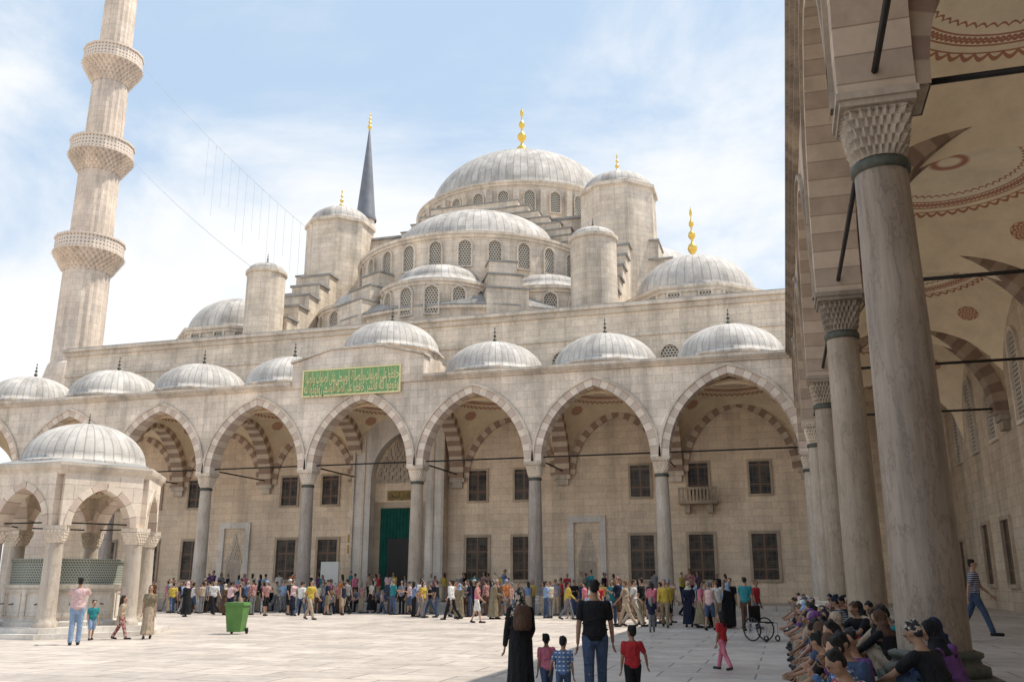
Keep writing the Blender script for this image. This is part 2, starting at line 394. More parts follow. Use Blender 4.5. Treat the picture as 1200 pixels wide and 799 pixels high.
def vault(cx, cy, a, b, parent, apex=12.78, z0=8.15):
    n = 18; v, f = [], []; R2 = a*a+b*b
    for i in range(n+1):
        for j in range(n+1):
            x, y = -a+2*a*i/n, -b+2*b*j/n
            v.append((x, y, z0+(apex-z0)*math.sqrt(max(R2-x*x-y*y, 0))/math.sqrt(R2)))
    for i in range(n):
        for j in range(n):
            p = i*(n+1)+j; f.append((p, p+1, p+n+2, p+n+1))
    o = ob('vault', mesh('vault', v, f, M['vault'], smooth=True), T(cx,cy,0), parent)
    R = math.sqrt(R2)
    for sx in (-1, 1):
        for sy in (-1, 1):
            x, y = sx*a*0.66, sy*b*0.66
            zz = math.sqrt(R2-x*x-y*y); k = (apex-z0)/R
            nrm = Vector((x, y, zz/k)).normalized()*-1
            q = nrm.to_track_quat('Z', 'Y').to_matrix().to_4x4()
            ob('medallion', med_me, Matrix.Translation((cx+x, cy+y, z0+k*zz)) @ Matrix.Translation(nrm*0.04) @ q, o)
    return o
med_me = mesh('medallion', [(0.36*math.cos(2*pi*i/24), 0.36*math.sin(2*pi*i/24), 0) for i in range(24)], [tuple(range(24))], M['medal'])
def rod(name, p, q, r, mat, parent, n=6):
    p, q = Vector(p), Vector(q); d = q-p; L = d.length
    me = revolve_me(name, [(0.001,0),(r,0),(r,L),(0.001,L)], n, mat)
    return ob(name, me, Matrix.Translation(p) @ d.to_track_quat('Z','Y').to_matrix().to_4x4(), parent)

# ------------------------------------------------------------ windows
def window_me(name, w, h, arched, panel, frame, fw=0.12, dep=0.12, rise=None):
    a = w/2
    if arched:
        r = rise or a*1.1
        I = [(-a,0)] + [(x, h-r+z) for x, z in arch_profile(a, r, 5)] + [(a,0)]
        A = a+fw; O = [(-A,-fw)] + [(x, h-r+z) for x, z in arch_profile(A, r+fw, 5)] + [(A,-fw)]
    else:
        I = [(-a,0),(-a,h),(a,h),(a,0)]; A = a+fw; O = [(-A,-fw),(-A,h+fw),(A,h+fw),(A,-fw)]
    n = len(I); v, f, mi = [], [], []
    for (x, z) in I: v.append((x,-dep,z))
    for (x, z) in O: v.append((x,-dep,z))
    for (x, z) in I: v.append((x,-0.008,z))
    for (x, z) in O: v.append((x,0.05,z))
    for i in range(n):
        j = (i+1) % n
        f += [(i,n+i,n+j,j), (i,j,2*n+j,2*n+i), (n+i,3*n+i,3*n+j,n+j)]; mi += [0,0,0]
    f.append(tuple(2*n+i for i in reversed(range(n)))); mi.append(1)
    return mesh(name, v, f, [frame, panel], mi)
win_rect_up = window_me('window', 1.15, 1.85, False, M['grille'], M['winframe'], 0.13, 0.10)
win_rect_low = window_me('window', 1.38, 2.5, False, M['grille'], M['winframe'], 0.16, 0.12)
win_arch = window_me('window', 1.15, 2.0, True, M['lattice'], M['trim'], 0.14, 0.14)
win_small = window_me('window', 0.72, 1.2, True, M['lattice'], M['trim'], 0.12, 0.12)
win_drum = window_me('window', 0.92, 2.0, True, M['lattice'], M['trim'], 0.12, 0.18)
win_lat = window_me('window', 1.2, 3.3, True, M['lattice'], M['trim'], 0.15, 0.12)

# ============================================================ SETTING
AX = -23.2; BAY = 6.82; Y0 = 47.5; YW = 54.3; XS = 1.6; XW = 8.7; SB = 8.88
g = box('ground', (-700,700,-500,900,-0.3,0.0), M['pave']); g['kind'] = 'structure'
pl = box('platform_pavement', [(-56,XW,Y0-0.85,YW,0.002,ZP),(XS-0.85,XW,-14,Y0-0.851,0.002,ZP)], M['pave2']); pl['kind'] = 'structure'
st = box('platform_kerb', [(-56,XS-0.9,Y0-1.2,Y0-0.853,0.003,0.22),(XS-1.2,XS-0.853,-14,Y0-0.9,0.003,0.22)], M['pave2']); st['kind'] = 'structure'

# ---------- front portico
port = empty('portico', (AX,Y0,0), 'grey stone portico with pointed arches and lead domes', 'arcade')
cols = [XS] + [-5.78-BAY*k for k in range(7)]
keys = ['colB','colB','colA','colC','colA','colB','colA','colC']
for x, kk in zip(cols, keys): column(x, Y0, kk, port)
edges = [(cols[i+1], cols[i]) for i in range(7)]
edges += [(-46.7-7.3, -46.7)]
edges += [(XS, XW)]
for (xa, xb) in edges:
    cx = (xa+xb)/2; a = (xb-xa)/2-0.46; rise = 3.95 if a < 3.1 else 4.2
    if xa == XS: continue
    arch_wall('arcade_wall', 'X', xa, xb, cx, a, rise, ZC, ZT, Y0-0.45, Y0+0.45, M['grey'], port)
    arch_ring('arch', 'X', cx, a-0.015, rise-0.015, ZC, 0.40, Y0-0.50, Y0+0.48, M['stripe_soft'], port)
    arch_ring('arch_moulding', 'X', cx, a+0.39, rise+0.39, ZC, 0.13, Y0-0.57, Y0-0.40, M['trim'], port)
    arch_ring('wall_arch', 'X', cx, a-0.3, rise-0.5, ZC, 0.38, YW-0.16, YW+0.1, M['stripe'], port)
    vault(cx, (Y0+YW)/2, (xb-xa)/2-0.0, (YW-Y0)/2, port)
    rod('tie_rod', (xa+0.5,Y0,ZC+0.25), (xb-0.5,Y0,ZC+0.25), 0.045, M['iron'], port)
for x in cols:
    cy = (Y0+YW)/2; a = (YW-Y0)/2-0.45
    arch_wall('transverse_wall', 'Y', Y0+0.452, YW-0.002, cy+0.1, a, 3.75, ZC, 12.7, x-0.4, x+0.4, M['ashlar'], port)
    arch_ring('transverse_arch', 'Y', cy+0.1, a-0.02, 3.73, ZC, 0.5, x-0.44, x+0.44, M['stripe'], port)
    rod('tie_rod', (x,Y0+0.4,ZC+0.25), (x,YW,ZC+0.25), 0.045, M['iron'], port)
    box('wall_bracket', [(x-0.5,x+0.5,YW-0.35,YW-0.003,ZC-0.25,ZC),(x-0.35,x+0.35,YW-0.25,YW-0.003,ZC-0.6,ZC-0.252)], M['trim'], port)
RX0, RX1 = AX-4.2, AX+4.2
box('roof', (-54.5,XW+1,Y0-0.44,YW,ZT+0.003,ZT+0.10), M['leadflat'], port)
for (p, q) in ((-54.5,RX0),(RX1,XS-0.46)):
    box('cornice', [(p,q,Y0-0.60,Y0-0.452,ZT-0.20,ZT-0.10),(p,q,Y0-0.70,Y0-0.452,ZT-0.098,ZT-0.01),(p,q,Y0-0.78,Y0-0.445,ZT-0.008,ZT+0.15)], M['trim'], port)
bays = [(a+b)/2 for a, b in edges if a != XS]
for x in bays + [(XS+XW)/2]:
    if abs(x-AX) < 1: portico_dome(x, 51, ZT+1.9, port, 1.0)
    else: portico_dome(x, 51, ZT+0.08, port)
ZR, ZG = 14.15, 14.85
def gable(name, x0, x1, y0, y1, z0, zr, zg, mat, parent):
    xm = (x0+x1)/2; P = [(x0,z0),(x1,z0),(x1,zr),(xm+1.6,zg),(xm-1.6,zg),(x0,zr)]; n = len(P)
    v = [(x,y0,z) for x,z in P]+[(x,y1,z) for x,z in P]
    return ob(name, mesh(name, v, [tuple(range(n)), tuple(reversed(range(n,2*n)))]+[(i,i+n,(i+1)%n+n,(i+1)%n) for i in range(n)], mat), None, parent)
rb = gable('raised_block', RX0, RX1, Y0-0.56, Y0+0.4, ZT-0.2, ZR, ZG, M['grey'], port)
for (xa_, xb_, za_, zb_) in ((RX0-0.1,AX-1.6,ZR,ZG),(AX-1.6,AX+1.6,ZG,ZG),(AX+1.6,RX1+0.1,ZG,ZR)):
    v = [(xa_,Y0-0.68,za_+.005),(xb_,Y0-0.68,zb_+.005),(xb_,Y0+0.45,zb_+.005),(xa_,Y0+0.45,za_+.005)]
    v += [(x,y,z+0.12) for x,y,z in v]
    ob('coping', mesh('coping', v, [(0,3,2,1),(4,5,6,7),(0,1,5,4),(1,2,6,5),(2,3,7,6),(3,0,4,7)], M['trim']), None, rb)
box('dome_podium', (RX0+0.8,RX1-0.8,Y0+0.402,YW-0.01,ZT+0.12,ZT+1.9), M['grey'], port)
# inscription panel
ix0, ix1, iz0, iz1 = AX-3.35, AX+2.75, 12.14, 13.60; iy = Y0-0.56
insc = box('inscription_panel', (ix0,ix1,iy-0.06,iy-0.003,iz0,iz1), M['green'], port)
box('panel_border', [(ix0-0.1,ix1+0.1,iy-0.1,iy-0.004,iz1,iz1+0.09),(ix0-0.1,ix1+0.1,iy-0.1,iy-0.004,iz0-0.09,iz0),(ix0-0.1,ix0,iy-0.1,iy-0.004,iz0,iz1),(ix1,ix1+0.1,iy-0.1,iy-0.004,iz0,iz1)], M['goldpaint'], insc)
FORMS = {'ا':('FE8D','FE8E',None,None),'ح':('FEA1','FEA2','FEA3','FEA4'),'ف':('FED1','FED2','FED3','FED4'),'ظ':('FEC5','FEC6','FEC7','FEC8'),'و':('FEED','FEEE',None,None),
 'ع':('FEC9','FECA','FECB','FECC'),'ل':('FEDD','FEDE','FEDF','FEE0'),'ى':('FEEF','FEF0',None,None),'ص':('FEB9','FEBA','FEBB','FEBC'),'ت':('FE95','FE96','FE97','FE98'),
 'ة':('FE93','FE94',None,None),'س':('FEB1','FEB2','FEB3','FEB4'),'ط':('FEC1','FEC2','FEC3','FEC4'),'ق':('FED5','FED6','FED7','FED8'),'م':('FEE1','FEE2','FEE3','FEE4'),
 'ه':('FEE9','FEEA','FEEB','FEEC'),'ن':('FEE5','FEE6','FEE7','FEE8'),'ي':('FEF1','FEF2','FEF3','FEF4')}
def shape(s):
    out = []
    for w in s.split(' '):
        r = []
        for i, ch in enumerate(w):
            F = FORMS[ch]; pj = i > 0 and FORMS[w[i-1]][2] is not None; nj = i < len(w)-1 and F[2] is not None
            c = F[3] if (pj and nj) else F[2] if nj else F[1] if pj else F[0]
            r.append(chr(int(c, 16)))
        out.append(''.join(r))
    return ' '.join(out)[::-1]
def text(name, s, world, size, mat, parent, width=None, ext=0.02, bold=0.0, hk=1.0):
    cu = bpy.data.curves.new(name, 'FONT'); cu.body = s; cu.size = size; cu.extrude = ext; cu.offset = bold
    cu.align_x = 'CENTER'; cu.align_y = 'CENTER'
    t = bpy.data.objects.new(name, cu); COL.objects.link(t)
    dg = bpy.context.evaluated_depsgraph_get(); dg.update()
    me = bpy.data.meshes.new_from_object(t.evaluated_get(dg)); bpy.data.objects.remove(t)
    if len(me.vertices) == 0: return None
    xs = [q.co.x for q in me.vertices]; w0 = max(xs)-min(xs)
    if width:
        k = width/w0; cxx = (max(xs)+min(xs))/2
        for q in me.vertices: q.co.x = (q.co.x-cxx)*k; q.co.y *= hk
    me.materials.clear(); me.materials.append(mat)
    return ob(name, me, world, parent)
RX90 = Matrix.Rotation(pi/2, 4, 'X')
k_ = 0; zt_ = iz1-0.42; zl_ = iz1-1.05
for (s, zz, dx, wd) in (('حافظوا على الصلوات', zt_, 1.98, 2.1), ('والصلاة الوسطى', zt_-.02, -0.05, 1.85), ('على الصلوات والصلاة', zt_, -2.0, 1.98),
                        ('وقوموا لله قانتين', zl_, 1.98, 2.1), ('حافظوا على الصلاة', zl_-.02, -0.05, 1.85), ('الوسطى وقوموا لله', zl_, -2.0, 1.98)):
    text('calligraphy', shape(s), Matrix.Translation(((ix0+ix1)/2+dx, iy-0.07-0.004*k_, zz)) @ RX90, 0.58, M['goldpaint'], insc, wd, 0.010, 0.003, 1.6); k_ += 1

# ---------- mosque
mo = empty('mosque', (AX,80,0), 'great stone mosque with cascading lead domes, towers and gilded finials', 'mosque')
X0, X1, YB, ZM = -50.8, 14.0, 106, 18.4
box('front_wall', (X0,X1,YW,YW+1.5,0.0,ZM), M['ashlar'], mo)
box('main_body', (X0+0.02,X1-.02,YW+1.502,YB,0.0,ZM-0.15), M['upper'], mo)
box('wall_cladding', (X0-0.03,X1,YW-0.05,YW-0.003,ZT+0.12,ZM-0.5), M['upper'], mo)
box('cornice', [(X0-0.2,X1,YW-0.2,YW+1.2,ZM-0.498,ZM-0.2),(X0-0.35,X1,YW-0.4,YW+1.2,ZM-0.197,ZM+0.02)], M['trim'], mo)
box('cornice', (X0,X1,YW-0.14,YW-0.052,16.3,16.5), M['trim'], mo)
box('roof', (X0-0.1,X1,YW-0.2,YB,ZM+0.023,ZM+0.14), M['leadflat'], mo)
for x in (-18.1,-15.1,-7.9,-4.5,-1.0,3.6,7.0):
    for xx in ((x, 2*AX-x) if 2*AX-x > X0+1 else (x,)):
        ob('window', win_rect_up, T(xx,YW,6.45), mo); ob('window', win_rect_low, T(xx,YW,1.7), mo)
for x in cols[1:]:
    ob('window', win_arch, T(x,YW-0.05,13.6), mo)
box('balcony', [(-5.6,-3.4,YW-0.95,YW-0.01,5.90,6.08),(-5.6,-3.4,YW-0.95,YW-0.83,6.72,6.84)]+[(-5.6+0.2*i+(0 if i < 10 else .08),-5.48+0.2*i+(0 if i < 10 else .08),YW-0.94,YW-0.84,6.08,6.72) for i in range(11)]+[(-5.3,-5.0,YW-0.6,YW-0.01,5.4,5.90),(-4.0,-3.7,YW-0.6,YW-0.01,5.4,5.90)], M['winframe'], mo)
for xx in (-11.2, 2*AX+11.2):
    nb = box('niche', [(xx-1.15,xx+1.15,YW-0.16,YW-0.003,5.0,5.4),(xx-1.15,xx-0.8,YW-0.16,YW-0.003,1.2,5.0),(xx+0.8,xx+1.15,YW-0.16,YW-0.003,1.2,5.0)], M['marble'], mo)
    vv, ff = [], []
    n_t = 8
    for k in range(n_t):
        hw = 0.62*(1-k/n_t)**0.9; cnt = max(1, 2*(n_t-k)//2)
        for q in range(cnt):
            xc = xx-hw+hw*(2*q+1)/cnt; b_ = boxes([(xc-hw/cnt*0.82,xc+hw/cnt*0.82,YW-0.05-0.02*(q % 2),YW-0.004,2.75+k*0.24,2.75+k*0.24+0.2)])
            o = len(vv); vv += b_[0]; ff += [tuple(i+o for i in q_) for q_ in b_[1]]
    ob('niche_head', mesh('niche_head', vv, ff, M['trim']), None, nb)
    box('niche_recess', (xx-0.55,xx+0.55,YW-0.02,YW-0.002,1.2,2.70), M['colC'], nb)
# portal
px = AX
po = arch_wall('portal', 'X', px-3.0, px+3.0, px, 1.9, 2.9, 7.9, 12.3, YW-0.75, YW-0.02, M['marble'], mo)
each('portal_jamb', [(px-3.0,px-1.9,YW-0.75,YW-0.02,ZP,7.899),(px+1.9,px+3.0,YW-0.75,YW-0.02,ZP,7.899)], M['marble'], po)
each('portal_moulding', [(px-3.15,px-3.0,YW-0.9,YW-0.03,ZP,12.5),(px+3.0,px+3.15,YW-0.9,YW-0.03,ZP,12.5),(px-2.45,px-2.3,YW-0.83,YW-0.752,ZP,11.6),(px+2.3,px+2.45,YW-0.83,YW-0.752,ZP,11.6)], M['trim'], po)
vv, ff = [], []
for k in range(12):
    hw = 1.85*(1-(k/12)**1.4); dd = 0.7*(1-k/12)
    for s in range(-6, 7):
        cxs = px+s*hw/6.5
        b_ = boxes([(cxs-hw/14.2,cxs+hw/14.2,YW-0.70+dd*0.9+(0.05 if (s+k) % 2 else 0),YW-0.03,7.7+k*0.24,7.7+k*0.24+0.238)])
        o = len(vv); vv += b_[0]; ff += [tuple(i+o for i in q) for q in b_[1]]
ob('muqarnas_hood', mesh('muqarnas_hood', vv, ff, M['colC']), None, po)
M['golddull'] = plain('aged_gilding', (0.30,0.21,0.07,1), 0.6, 0.2, 0.4, 9)
box('gold_panel', (px-1.0,px+1.0,YW-0.12,YW-0.03,6.6,7.2), M['golddull'], po)
text('calligraphy', shape('الصلاة على الصلوات'), Matrix.Translation((px, YW-0.13, 6.88)) @ RX90, 0.55, M['bronze'], po, 1.75, 0.006)
box('doorway', (px-1.9,px+1.9,YW-0.05,YW-0.022,ZP,6.5), M['winframe'], po)
cv, cf = [], []
for i in range(61):
    x = px-1.4+2.8*i/60; y = YW-0.16+0.05*math.sin(i*1.3)
    cv += [(x,y,ZP+0.1),(x,y,6.1)]
for i in range(60): cf.append((2*i,2*i+2,2*i+3,2*i+1))
ob('door_curtain', mesh('door_curtain', cv, cf, M['curtain'], smooth=True), None, po)
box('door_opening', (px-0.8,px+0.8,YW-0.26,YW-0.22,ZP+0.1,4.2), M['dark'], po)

def drum(name, cx, cy, R, z0, z1, n, mat, parent, a0=0, a1=2*pi, nwin=0, wme=None, wz=0, corn=0.25):
    pr = [(R,z0),(R,z1-0.5),(R+corn*0.5,z1-0.45),(R+corn*0.5,z1-0.3),(R+corn,z1-0.2),(R+corn,z1),(R-0.3,z1+0.12)]
    d = ob(name, revolve_me(name, pr, n, mat, smooth=False, a0=a0, a1=a1), T(cx,cy,0), parent)
    for i in range(nwin):
        a = a0+(a1-a0)*(i+0.5)/nwin
        ob('window', wme, T(cx+R*math.cos(a), cy+R*math.sin(a), wz, a+pi/2), d)
    return d
def cap(cx, cy, R, h, z, ribs, parent, a0=0, a1=2*pi, lip=0.15, name='dome', skirt=0, drop=0.35):
    pr = capprof(R, h, 16, lip, 0)
    if skirt: pr = [(R+skirt, -drop)]+pr[3:]
    return ob(name, revolve_me(name, pr, 96 if a1-a0 > 6 else 64, M['lead'], ku=ribs*(a1-a0)/(2*pi), a0=a0, a1=a1), T(cx,cy,z), parent)
CY = 80; H = 12.4; CD = 83.0
box('central_block', (AX-H,AX+H,CY-H+1.0,CD+H-1.0,ZM,30.6), M['upper'], mo)
box('lead_terrace', (AX-H-0.2,AX+H+0.2,CY-H+0.8,CD+H-0.8,30.603,30.8), M['leadflat'], mo)
dr = drum('main_drum', AX, CD, 10.5, 30.8, 36.7, 56, M['upper'], mo, 0, 2*pi, 28, win_drum, 33.7)
for i in range(28):
    a = 2*pi*i/28
    box('buttress', (-0.26,0.26,-0.45,0.3,30.8,35.8), M['upper'], dr, T(AX+10.6*math.cos(a), CD+10.6*math.sin(a), 0, a+pi/2))
md = cap(AX, CD, 9.4, 6.6, 37.05, 84, mo, skirt=0.9)
finial(AX, CD, 43.4, 6.7, md, fat=0.85)
def semi(dx, dy):
    ang = math.atan2(dy, dx); c = (AX+dx*11.0, CY+dy*11.0)
    a0, a1 = ang-pi/2-0.12, ang+pi/2+0.12
    ob('tier_wall', revolve_me('tier_wall', [(12.6,ZM),(12.6,19.8),(12.9,19.9),(12.9,20.1)], 36, M['upper'], smooth=False, a0=a0, a1=a1), T(c[0],c[1],0), mo)
    ob('tier_roof', revolve_me('tier_roof', [(12.95,20.1),(12.95,20.2),(9.9,22.4)], 48, M['leadgrey'], ku=40, a0=a0, a1=a1), T(c[0],c[1],0), mo)
    drum('semi_dome_drum', c[0], c[1], 9.8, 20.0, 26.7, 42, M['upper'], mo, a0, a1, 15, win_drum, 24.0)
    cap(c[0], c[1], 7.2, 3.9, 27.65, 72, mo, a0, a1, name='semi_dome', skirt=2.5, drop=0.9)
    for k in (-1, 0, 1):
        b = ang+k*math.radians(56); e = (c[0]+8.6*math.cos(b), c[1]+8.6*math.sin(b))
        drum('exedra_drum', e[0], e[1], 4.3, ZM, 22.1, 28, M['upper'], mo, b-1.75, b+1.75, 8, win_drum, 19.55)
        cap(e[0], e[1], 3.3, 1.45 if k == 0 else 1.2, 22.8, 40, mo, b-1.9, b+1.9, name='exedra_dome', skirt=1.0, drop=0.6)
    for k in (-1, 1):   # lead-clad shoulders between the exedrae
        for q, (rr, zz) in enumerate(((12.3,21.3),(11.4,22.6),(10.5,23.9))):
            b = ang+k*math.radians(28)
            bx = box('stepped_shoulder', (-1.5+0.25*q,1.5-0.25*q,-0.6,2.4,ZM,zz), M['upper'], mo, T(c[0]+rr*math.cos(b), c[1]+rr*math.sin(b), 0, b+pi/2))
            box('shoulder_lead', (-1.6+0.25*q,1.6-0.25*q,-0.7,2.4,zz+0.003,zz+0.12), M['leadflat'], mo, T(c[0]+rr*math.cos(b), c[1]+rr*math.sin(b), 0, b+pi/2))
semi(0,-1); semi(-1,0); semi(1,0)
st_l = []
for k in range(10):
    hw = 12.0-k*0.9; st_l.append((AX-hw,AX+hw,CY-H+0.2-0.002*k,CY-H+1.3,26.5+k*0.6+(0.002 if k else 0),27.1+k*0.6))
box('stepped_gable', st_l, M['upper'], mo)
box('stepped_gable_lead', [(a-0.08,b+0.08,c-0.1,d-0.02,zz+0.002,zz+0.09) for (a,b,c,d,_,zz) in st_l], M['leadflat'], mo)
for sx in (-1, 1):
    for sy in (-1, 1):
        x, y = AX+sx*H, CY+sy*H
        if sy > 0: y += 3
        r_ = 2.9 if sx < 0 else 3.1
        t = ob('weight_tower', revolve_me('weight_tower', [(r_,ZM),(r_,31.4),(r_+.2,31.5),(r_+.2,31.8),(r_-.25,31.9)], 8, M['upper'], smooth=False), T(x,y,0,pi/8), mo)
        tc = cap(x, y, r_-0.25, 1.65, 31.9, 32, t, name='tower_dome'); finial(x, y, 33.4, 2.1, tc)
        ty = CY+sy*23.6; tr_ = 1.4 if sx < 0 else 1.55
        tu = ob('turret', revolve_me('turret', [(tr_,ZM),(tr_,23.5),(tr_+.13,23.6),(tr_+.13,23.8),(tr_-.05,23.85)], 24, M['upper'], smooth=False), T(x,ty,0), mo)
        cap(x, ty, tr_-.02, 0.7, 23.85, 20, tu, name='turret_dome', lip=0.08)
        if sy == -1: finial(x, ty, 24.5, 0.9, tu, 'bronze')
        if sy < 0:
            for q in range(6):
                ya_, yb_ = ty+1.2+q*1.55, (ty+1.2+(q+1)*1.55 if q < 5 else y)
                zz = 20.6+q*1.35
                box('flying_buttress', (x-1.25,x+1.25,ya_+0.001*q,yb_,ZM,zz), M['upper'], mo)
                box('buttress_coping', (x-1.4,x+1.4,ya_-0.1,yb_,zz+0.003,zz+0.16), M['leadflat'], mo)
        for q, (d0,d1,w0,z1) in enumerate(((1.4,6.4,1.7,21.6),(1.4,5.2,1.62,23.6),(1.4,4.2,1.54,25.4),(1.4,3.2,1.46,27.0))):
            xa, xb = (x+d0, x+d1) if sx > 0 else (x-d1, x-d0)
            box('side_pier', (xa,xb,y-w0,y+w0,ZM,z1), M['upper'], mo)
            box('pier_coping', (xa-0.1,xb+0.1,y-w0-0.1,y+w0+0.1,z1+0.003,z1+0.14), M['leadflat'], mo)
        qx, qy = AX+sx*(18.6 if sx > 0 else 17.1), CY+sy*19.2
        qd = drum('corner_drum', qx, qy, 4.7, ZM, 20.05, 8, M['upper'], mo, pi/8, pi/8+2*pi, 0, corn=0.3)
        for i in range(0, 16, 2):
            a = 2*pi*i/16
            tv = Vector((-math.sin(a), math.cos(a)))
            for o_ in (-1.0, 1.0):
                ob('window', win_small, T(qx+4.36*math.cos(a)+tv.x*o_, qy+4.36*math.sin(a)+tv.y*o_, ZM+0.25, a+pi/2), qd)
        cd = cap(qx, qy, 4.1, 3.2, 20.15, 44, mo)
        if not (sx < 0 and sy < 0): finial(qx, qy, 23.2, 4.1 if sy < 0 else 3.0, cd, fat=0.75)
each('parapet_wall', [(AX+13.2,X1,YW+4,YW+5,ZM,18.9),(X0+3,AX-14,YW+3,YW+4,ZM,18.9)], M['upper'], mo)
each('clerestory', [(AX+19.5,X1,68,74,ZM,22.0),(X0+2,AX-19.5,70,74,ZM,21.0)], M['upper'], mo)
each('clerestory_roof', [(AX+19.4,X1+.1,67.9,74.1,22.003,22.2),(X0+1.9,AX-19.4,69.9,74.1,21.003,21.2)], M['leadflat'], mo)
for dxx in (-24.0, -20.5):
    cap(AX+dxx, YW+4.5, 1.3, 0.9, ZM+0.4, 16, mo, name='small_dome')

# ---------- minarets
def parapetmat():
    k = NT('pierced_stone_parapet', 0.8); u, v, _ = k.sep(k.uv())
    d1 = k.math('ABSOLUTE', k.math('SUBTRACT', k.math('FRACT', k.math('DIVIDE', u, 0.3)), 0.5))
    d2 = k.math('ABSOLUTE', k.math('SUBTRACT', k.math('FRACT', k.math('DIVIDE', v, 0.3)), 0.5))
    m = k.math('LESS_THAN', k.math('ADD', d1, d2), 0.32)
    k.col(k.mix(m, (0.74,0.63,0.53), (0.30,0.25,0.21))); k.bump(m, -0.4, 0.03); return k.m
M['parapet'] = parapetmat()
def minaret(x, y, label, far=False):
    m = empty('minaret', (x,y,0), label, 'minaret', 'minarets of the mosque')
    secs = [(1.85,18,1.80,25.9),(1.68,28.4,1.62,34.7),(1.52,37.2,1.46,43.1),(1.36,46.0,1.28,54.5 if not far else 50.6)]
    box('minaret_base', (-2.3,2.3,-2.3,2.3,0,14), M['minaret'], m, T(x,y,0))
    ob('minaret_foot', revolve_me('minaret_foot', [(2.9,13.6),(2.9,14.2),(2.0,18.0),(1.9,18.2)], 16, M['minaret'], smooth=False), T(x,y,0), m)
    for (r0,z0,r1,z1) in secs:
        ob('shaft', revolve_me('shaft', [(r0,z0-2.4 if z0 > 18 else z0),(r0,z0),(r1,z1+0.3)], 40, M['minaret'] if not far else M['upper'], smooth=False, flute=-0.045), T(x,y,0), m)
    for (z0, z1, r0, r1) in ((25.9,28.3,1.8,2.65),(34.7,37.1,1.62,2.50),(43.1,45.9,1.46,2.38)):
        b = ob('balcony', muqarnas_me('balcony', r0, r1, (z1-z0)*0.62, 6, M['minaret'], 128, 32, 0.0), T(x,y,z0), m)
        zb = (z1-z0)*0.62
        ob('parapet', revolve_me('parapet', [(r1,zb),(r1+0.1,zb+0.02),(r1+0.1,zb+0.14),(r1,zb+0.16),(r1,zb+1.15),(r1+0.09,zb+1.17),(r1+0.09,zb+1.32),(r1-0.15,zb+1.32),(r1-0.15,zb)], 16, M['parapet'], smooth=False), T(x,y,z0), b)
    sb = 54.5 if not far else 50.6
    ob('spire', revolve_me('spire', [(1.5,sb),(1.55,sb+.2),(1.34,sb+.8),(0.75,sb+(64.6-sb)*.52),(0.12,64.6),(0.02,64.8)], 24, M['leaddark']), T(x,y,0), m)
    finial(x, y, 64.6, 3.0, m); return m
minaret(-53.3, 57.8, 'tall fluted stone minaret with three carved balconies')
minaret(-53.3, 108.6, 'distant stone minaret with a dark pointed lead spire', True)
def cable(p, q, sag, label, r=0.022, nm='cable'):
    p, q = Vector(p), Vector(q); N = 24; v, f = [], []
    for i in range(N+1):
        t = i/N; c = p.lerp(q, t); c.z -= sag*4*t*(1-t)
        for k in range(4):
            v.append((c.x + (r*math.sin(k*pi/2) if nm != 'cable' else 0), c.y+r*math.cos(k*pi/2), c.z+(r*math.sin(k*pi/2) if nm == 'cable' else 0)))
    for i in range(N):
        for k in range(4): k2 = (k+1) % 4; f.append((4*i+k,4*i+k2,4*i+4+k2,4*i+4+k))
    o = ob(nm, mesh(nm, v, f, M['cable'])); o['label'] = label; o['category'] = 'cable' if nm == 'cable' else 'wire'
    if nm != 'cable': o['group'] = 'wires hanging between the minarets'
    return o
P1, Q1 = Vector((-51.8,57.8,46.3)), Vector((AX-H-2,CY-H,31.0))
P2, Q2 = Vector((-51.6,57.8,37.2)), Vector((AX-H-1,56.4,24.2))
cable(P1, Q1, 0.7,'thin steel cable strung from the minaret to the mosque tower')
cable(P2, Q2, 0.5,'thin steel cable strung from the minaret to a turret')
for i in range(14):
    t = 0.42+i*0.04; a = P1.lerp(Q1, t); a.z -= 0.7*4*t*(1-t)
    cable(a, a-Vector((0,0,5.5+1.2*math.sin(i*1.7))), 0, 'very thin wire hanging down from the minaret cable', 0.009, 'hanging_wire')

# ---------- side arcade
sa = empty('side_arcade', (XS,20,0), 'tall stone arcade with marble columns and painted vaults', 'arcade')
ys = [Y0-SB*k for k in range(1, 8)]
ks = ['colC','colE','colE','colD','colE','colD','colD']
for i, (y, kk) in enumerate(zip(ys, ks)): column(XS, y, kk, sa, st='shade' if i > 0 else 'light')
ya = [Y0]+ys
for i in range(7):
    y1, y0 = ya[i], ya[i+1]; cy = (y0+y1)/2; a = SB/2-0.46; rise = 4.38
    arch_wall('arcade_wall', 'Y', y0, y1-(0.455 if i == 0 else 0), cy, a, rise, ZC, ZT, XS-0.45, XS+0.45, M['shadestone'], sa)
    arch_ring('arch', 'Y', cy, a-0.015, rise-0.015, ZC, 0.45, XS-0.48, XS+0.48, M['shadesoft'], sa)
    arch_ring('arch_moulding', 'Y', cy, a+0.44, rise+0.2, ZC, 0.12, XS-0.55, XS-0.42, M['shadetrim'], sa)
    vault((XS+XW)/2, cy, (XW-XS)/2, SB/2, sa)
    rod('tie_rod', (XS,y0+0.5,ZC+0.25), (XS,y1-0.5,ZC+0.25), 0.045, M['iron'], sa)
    portico_dome((XS+XW)/2, cy, ZT+0.08, sa, 1.05)
vault((XS+XW)/2, (Y0+YW)/2, (XW-XS)/2, (YW-Y0)/2, sa)
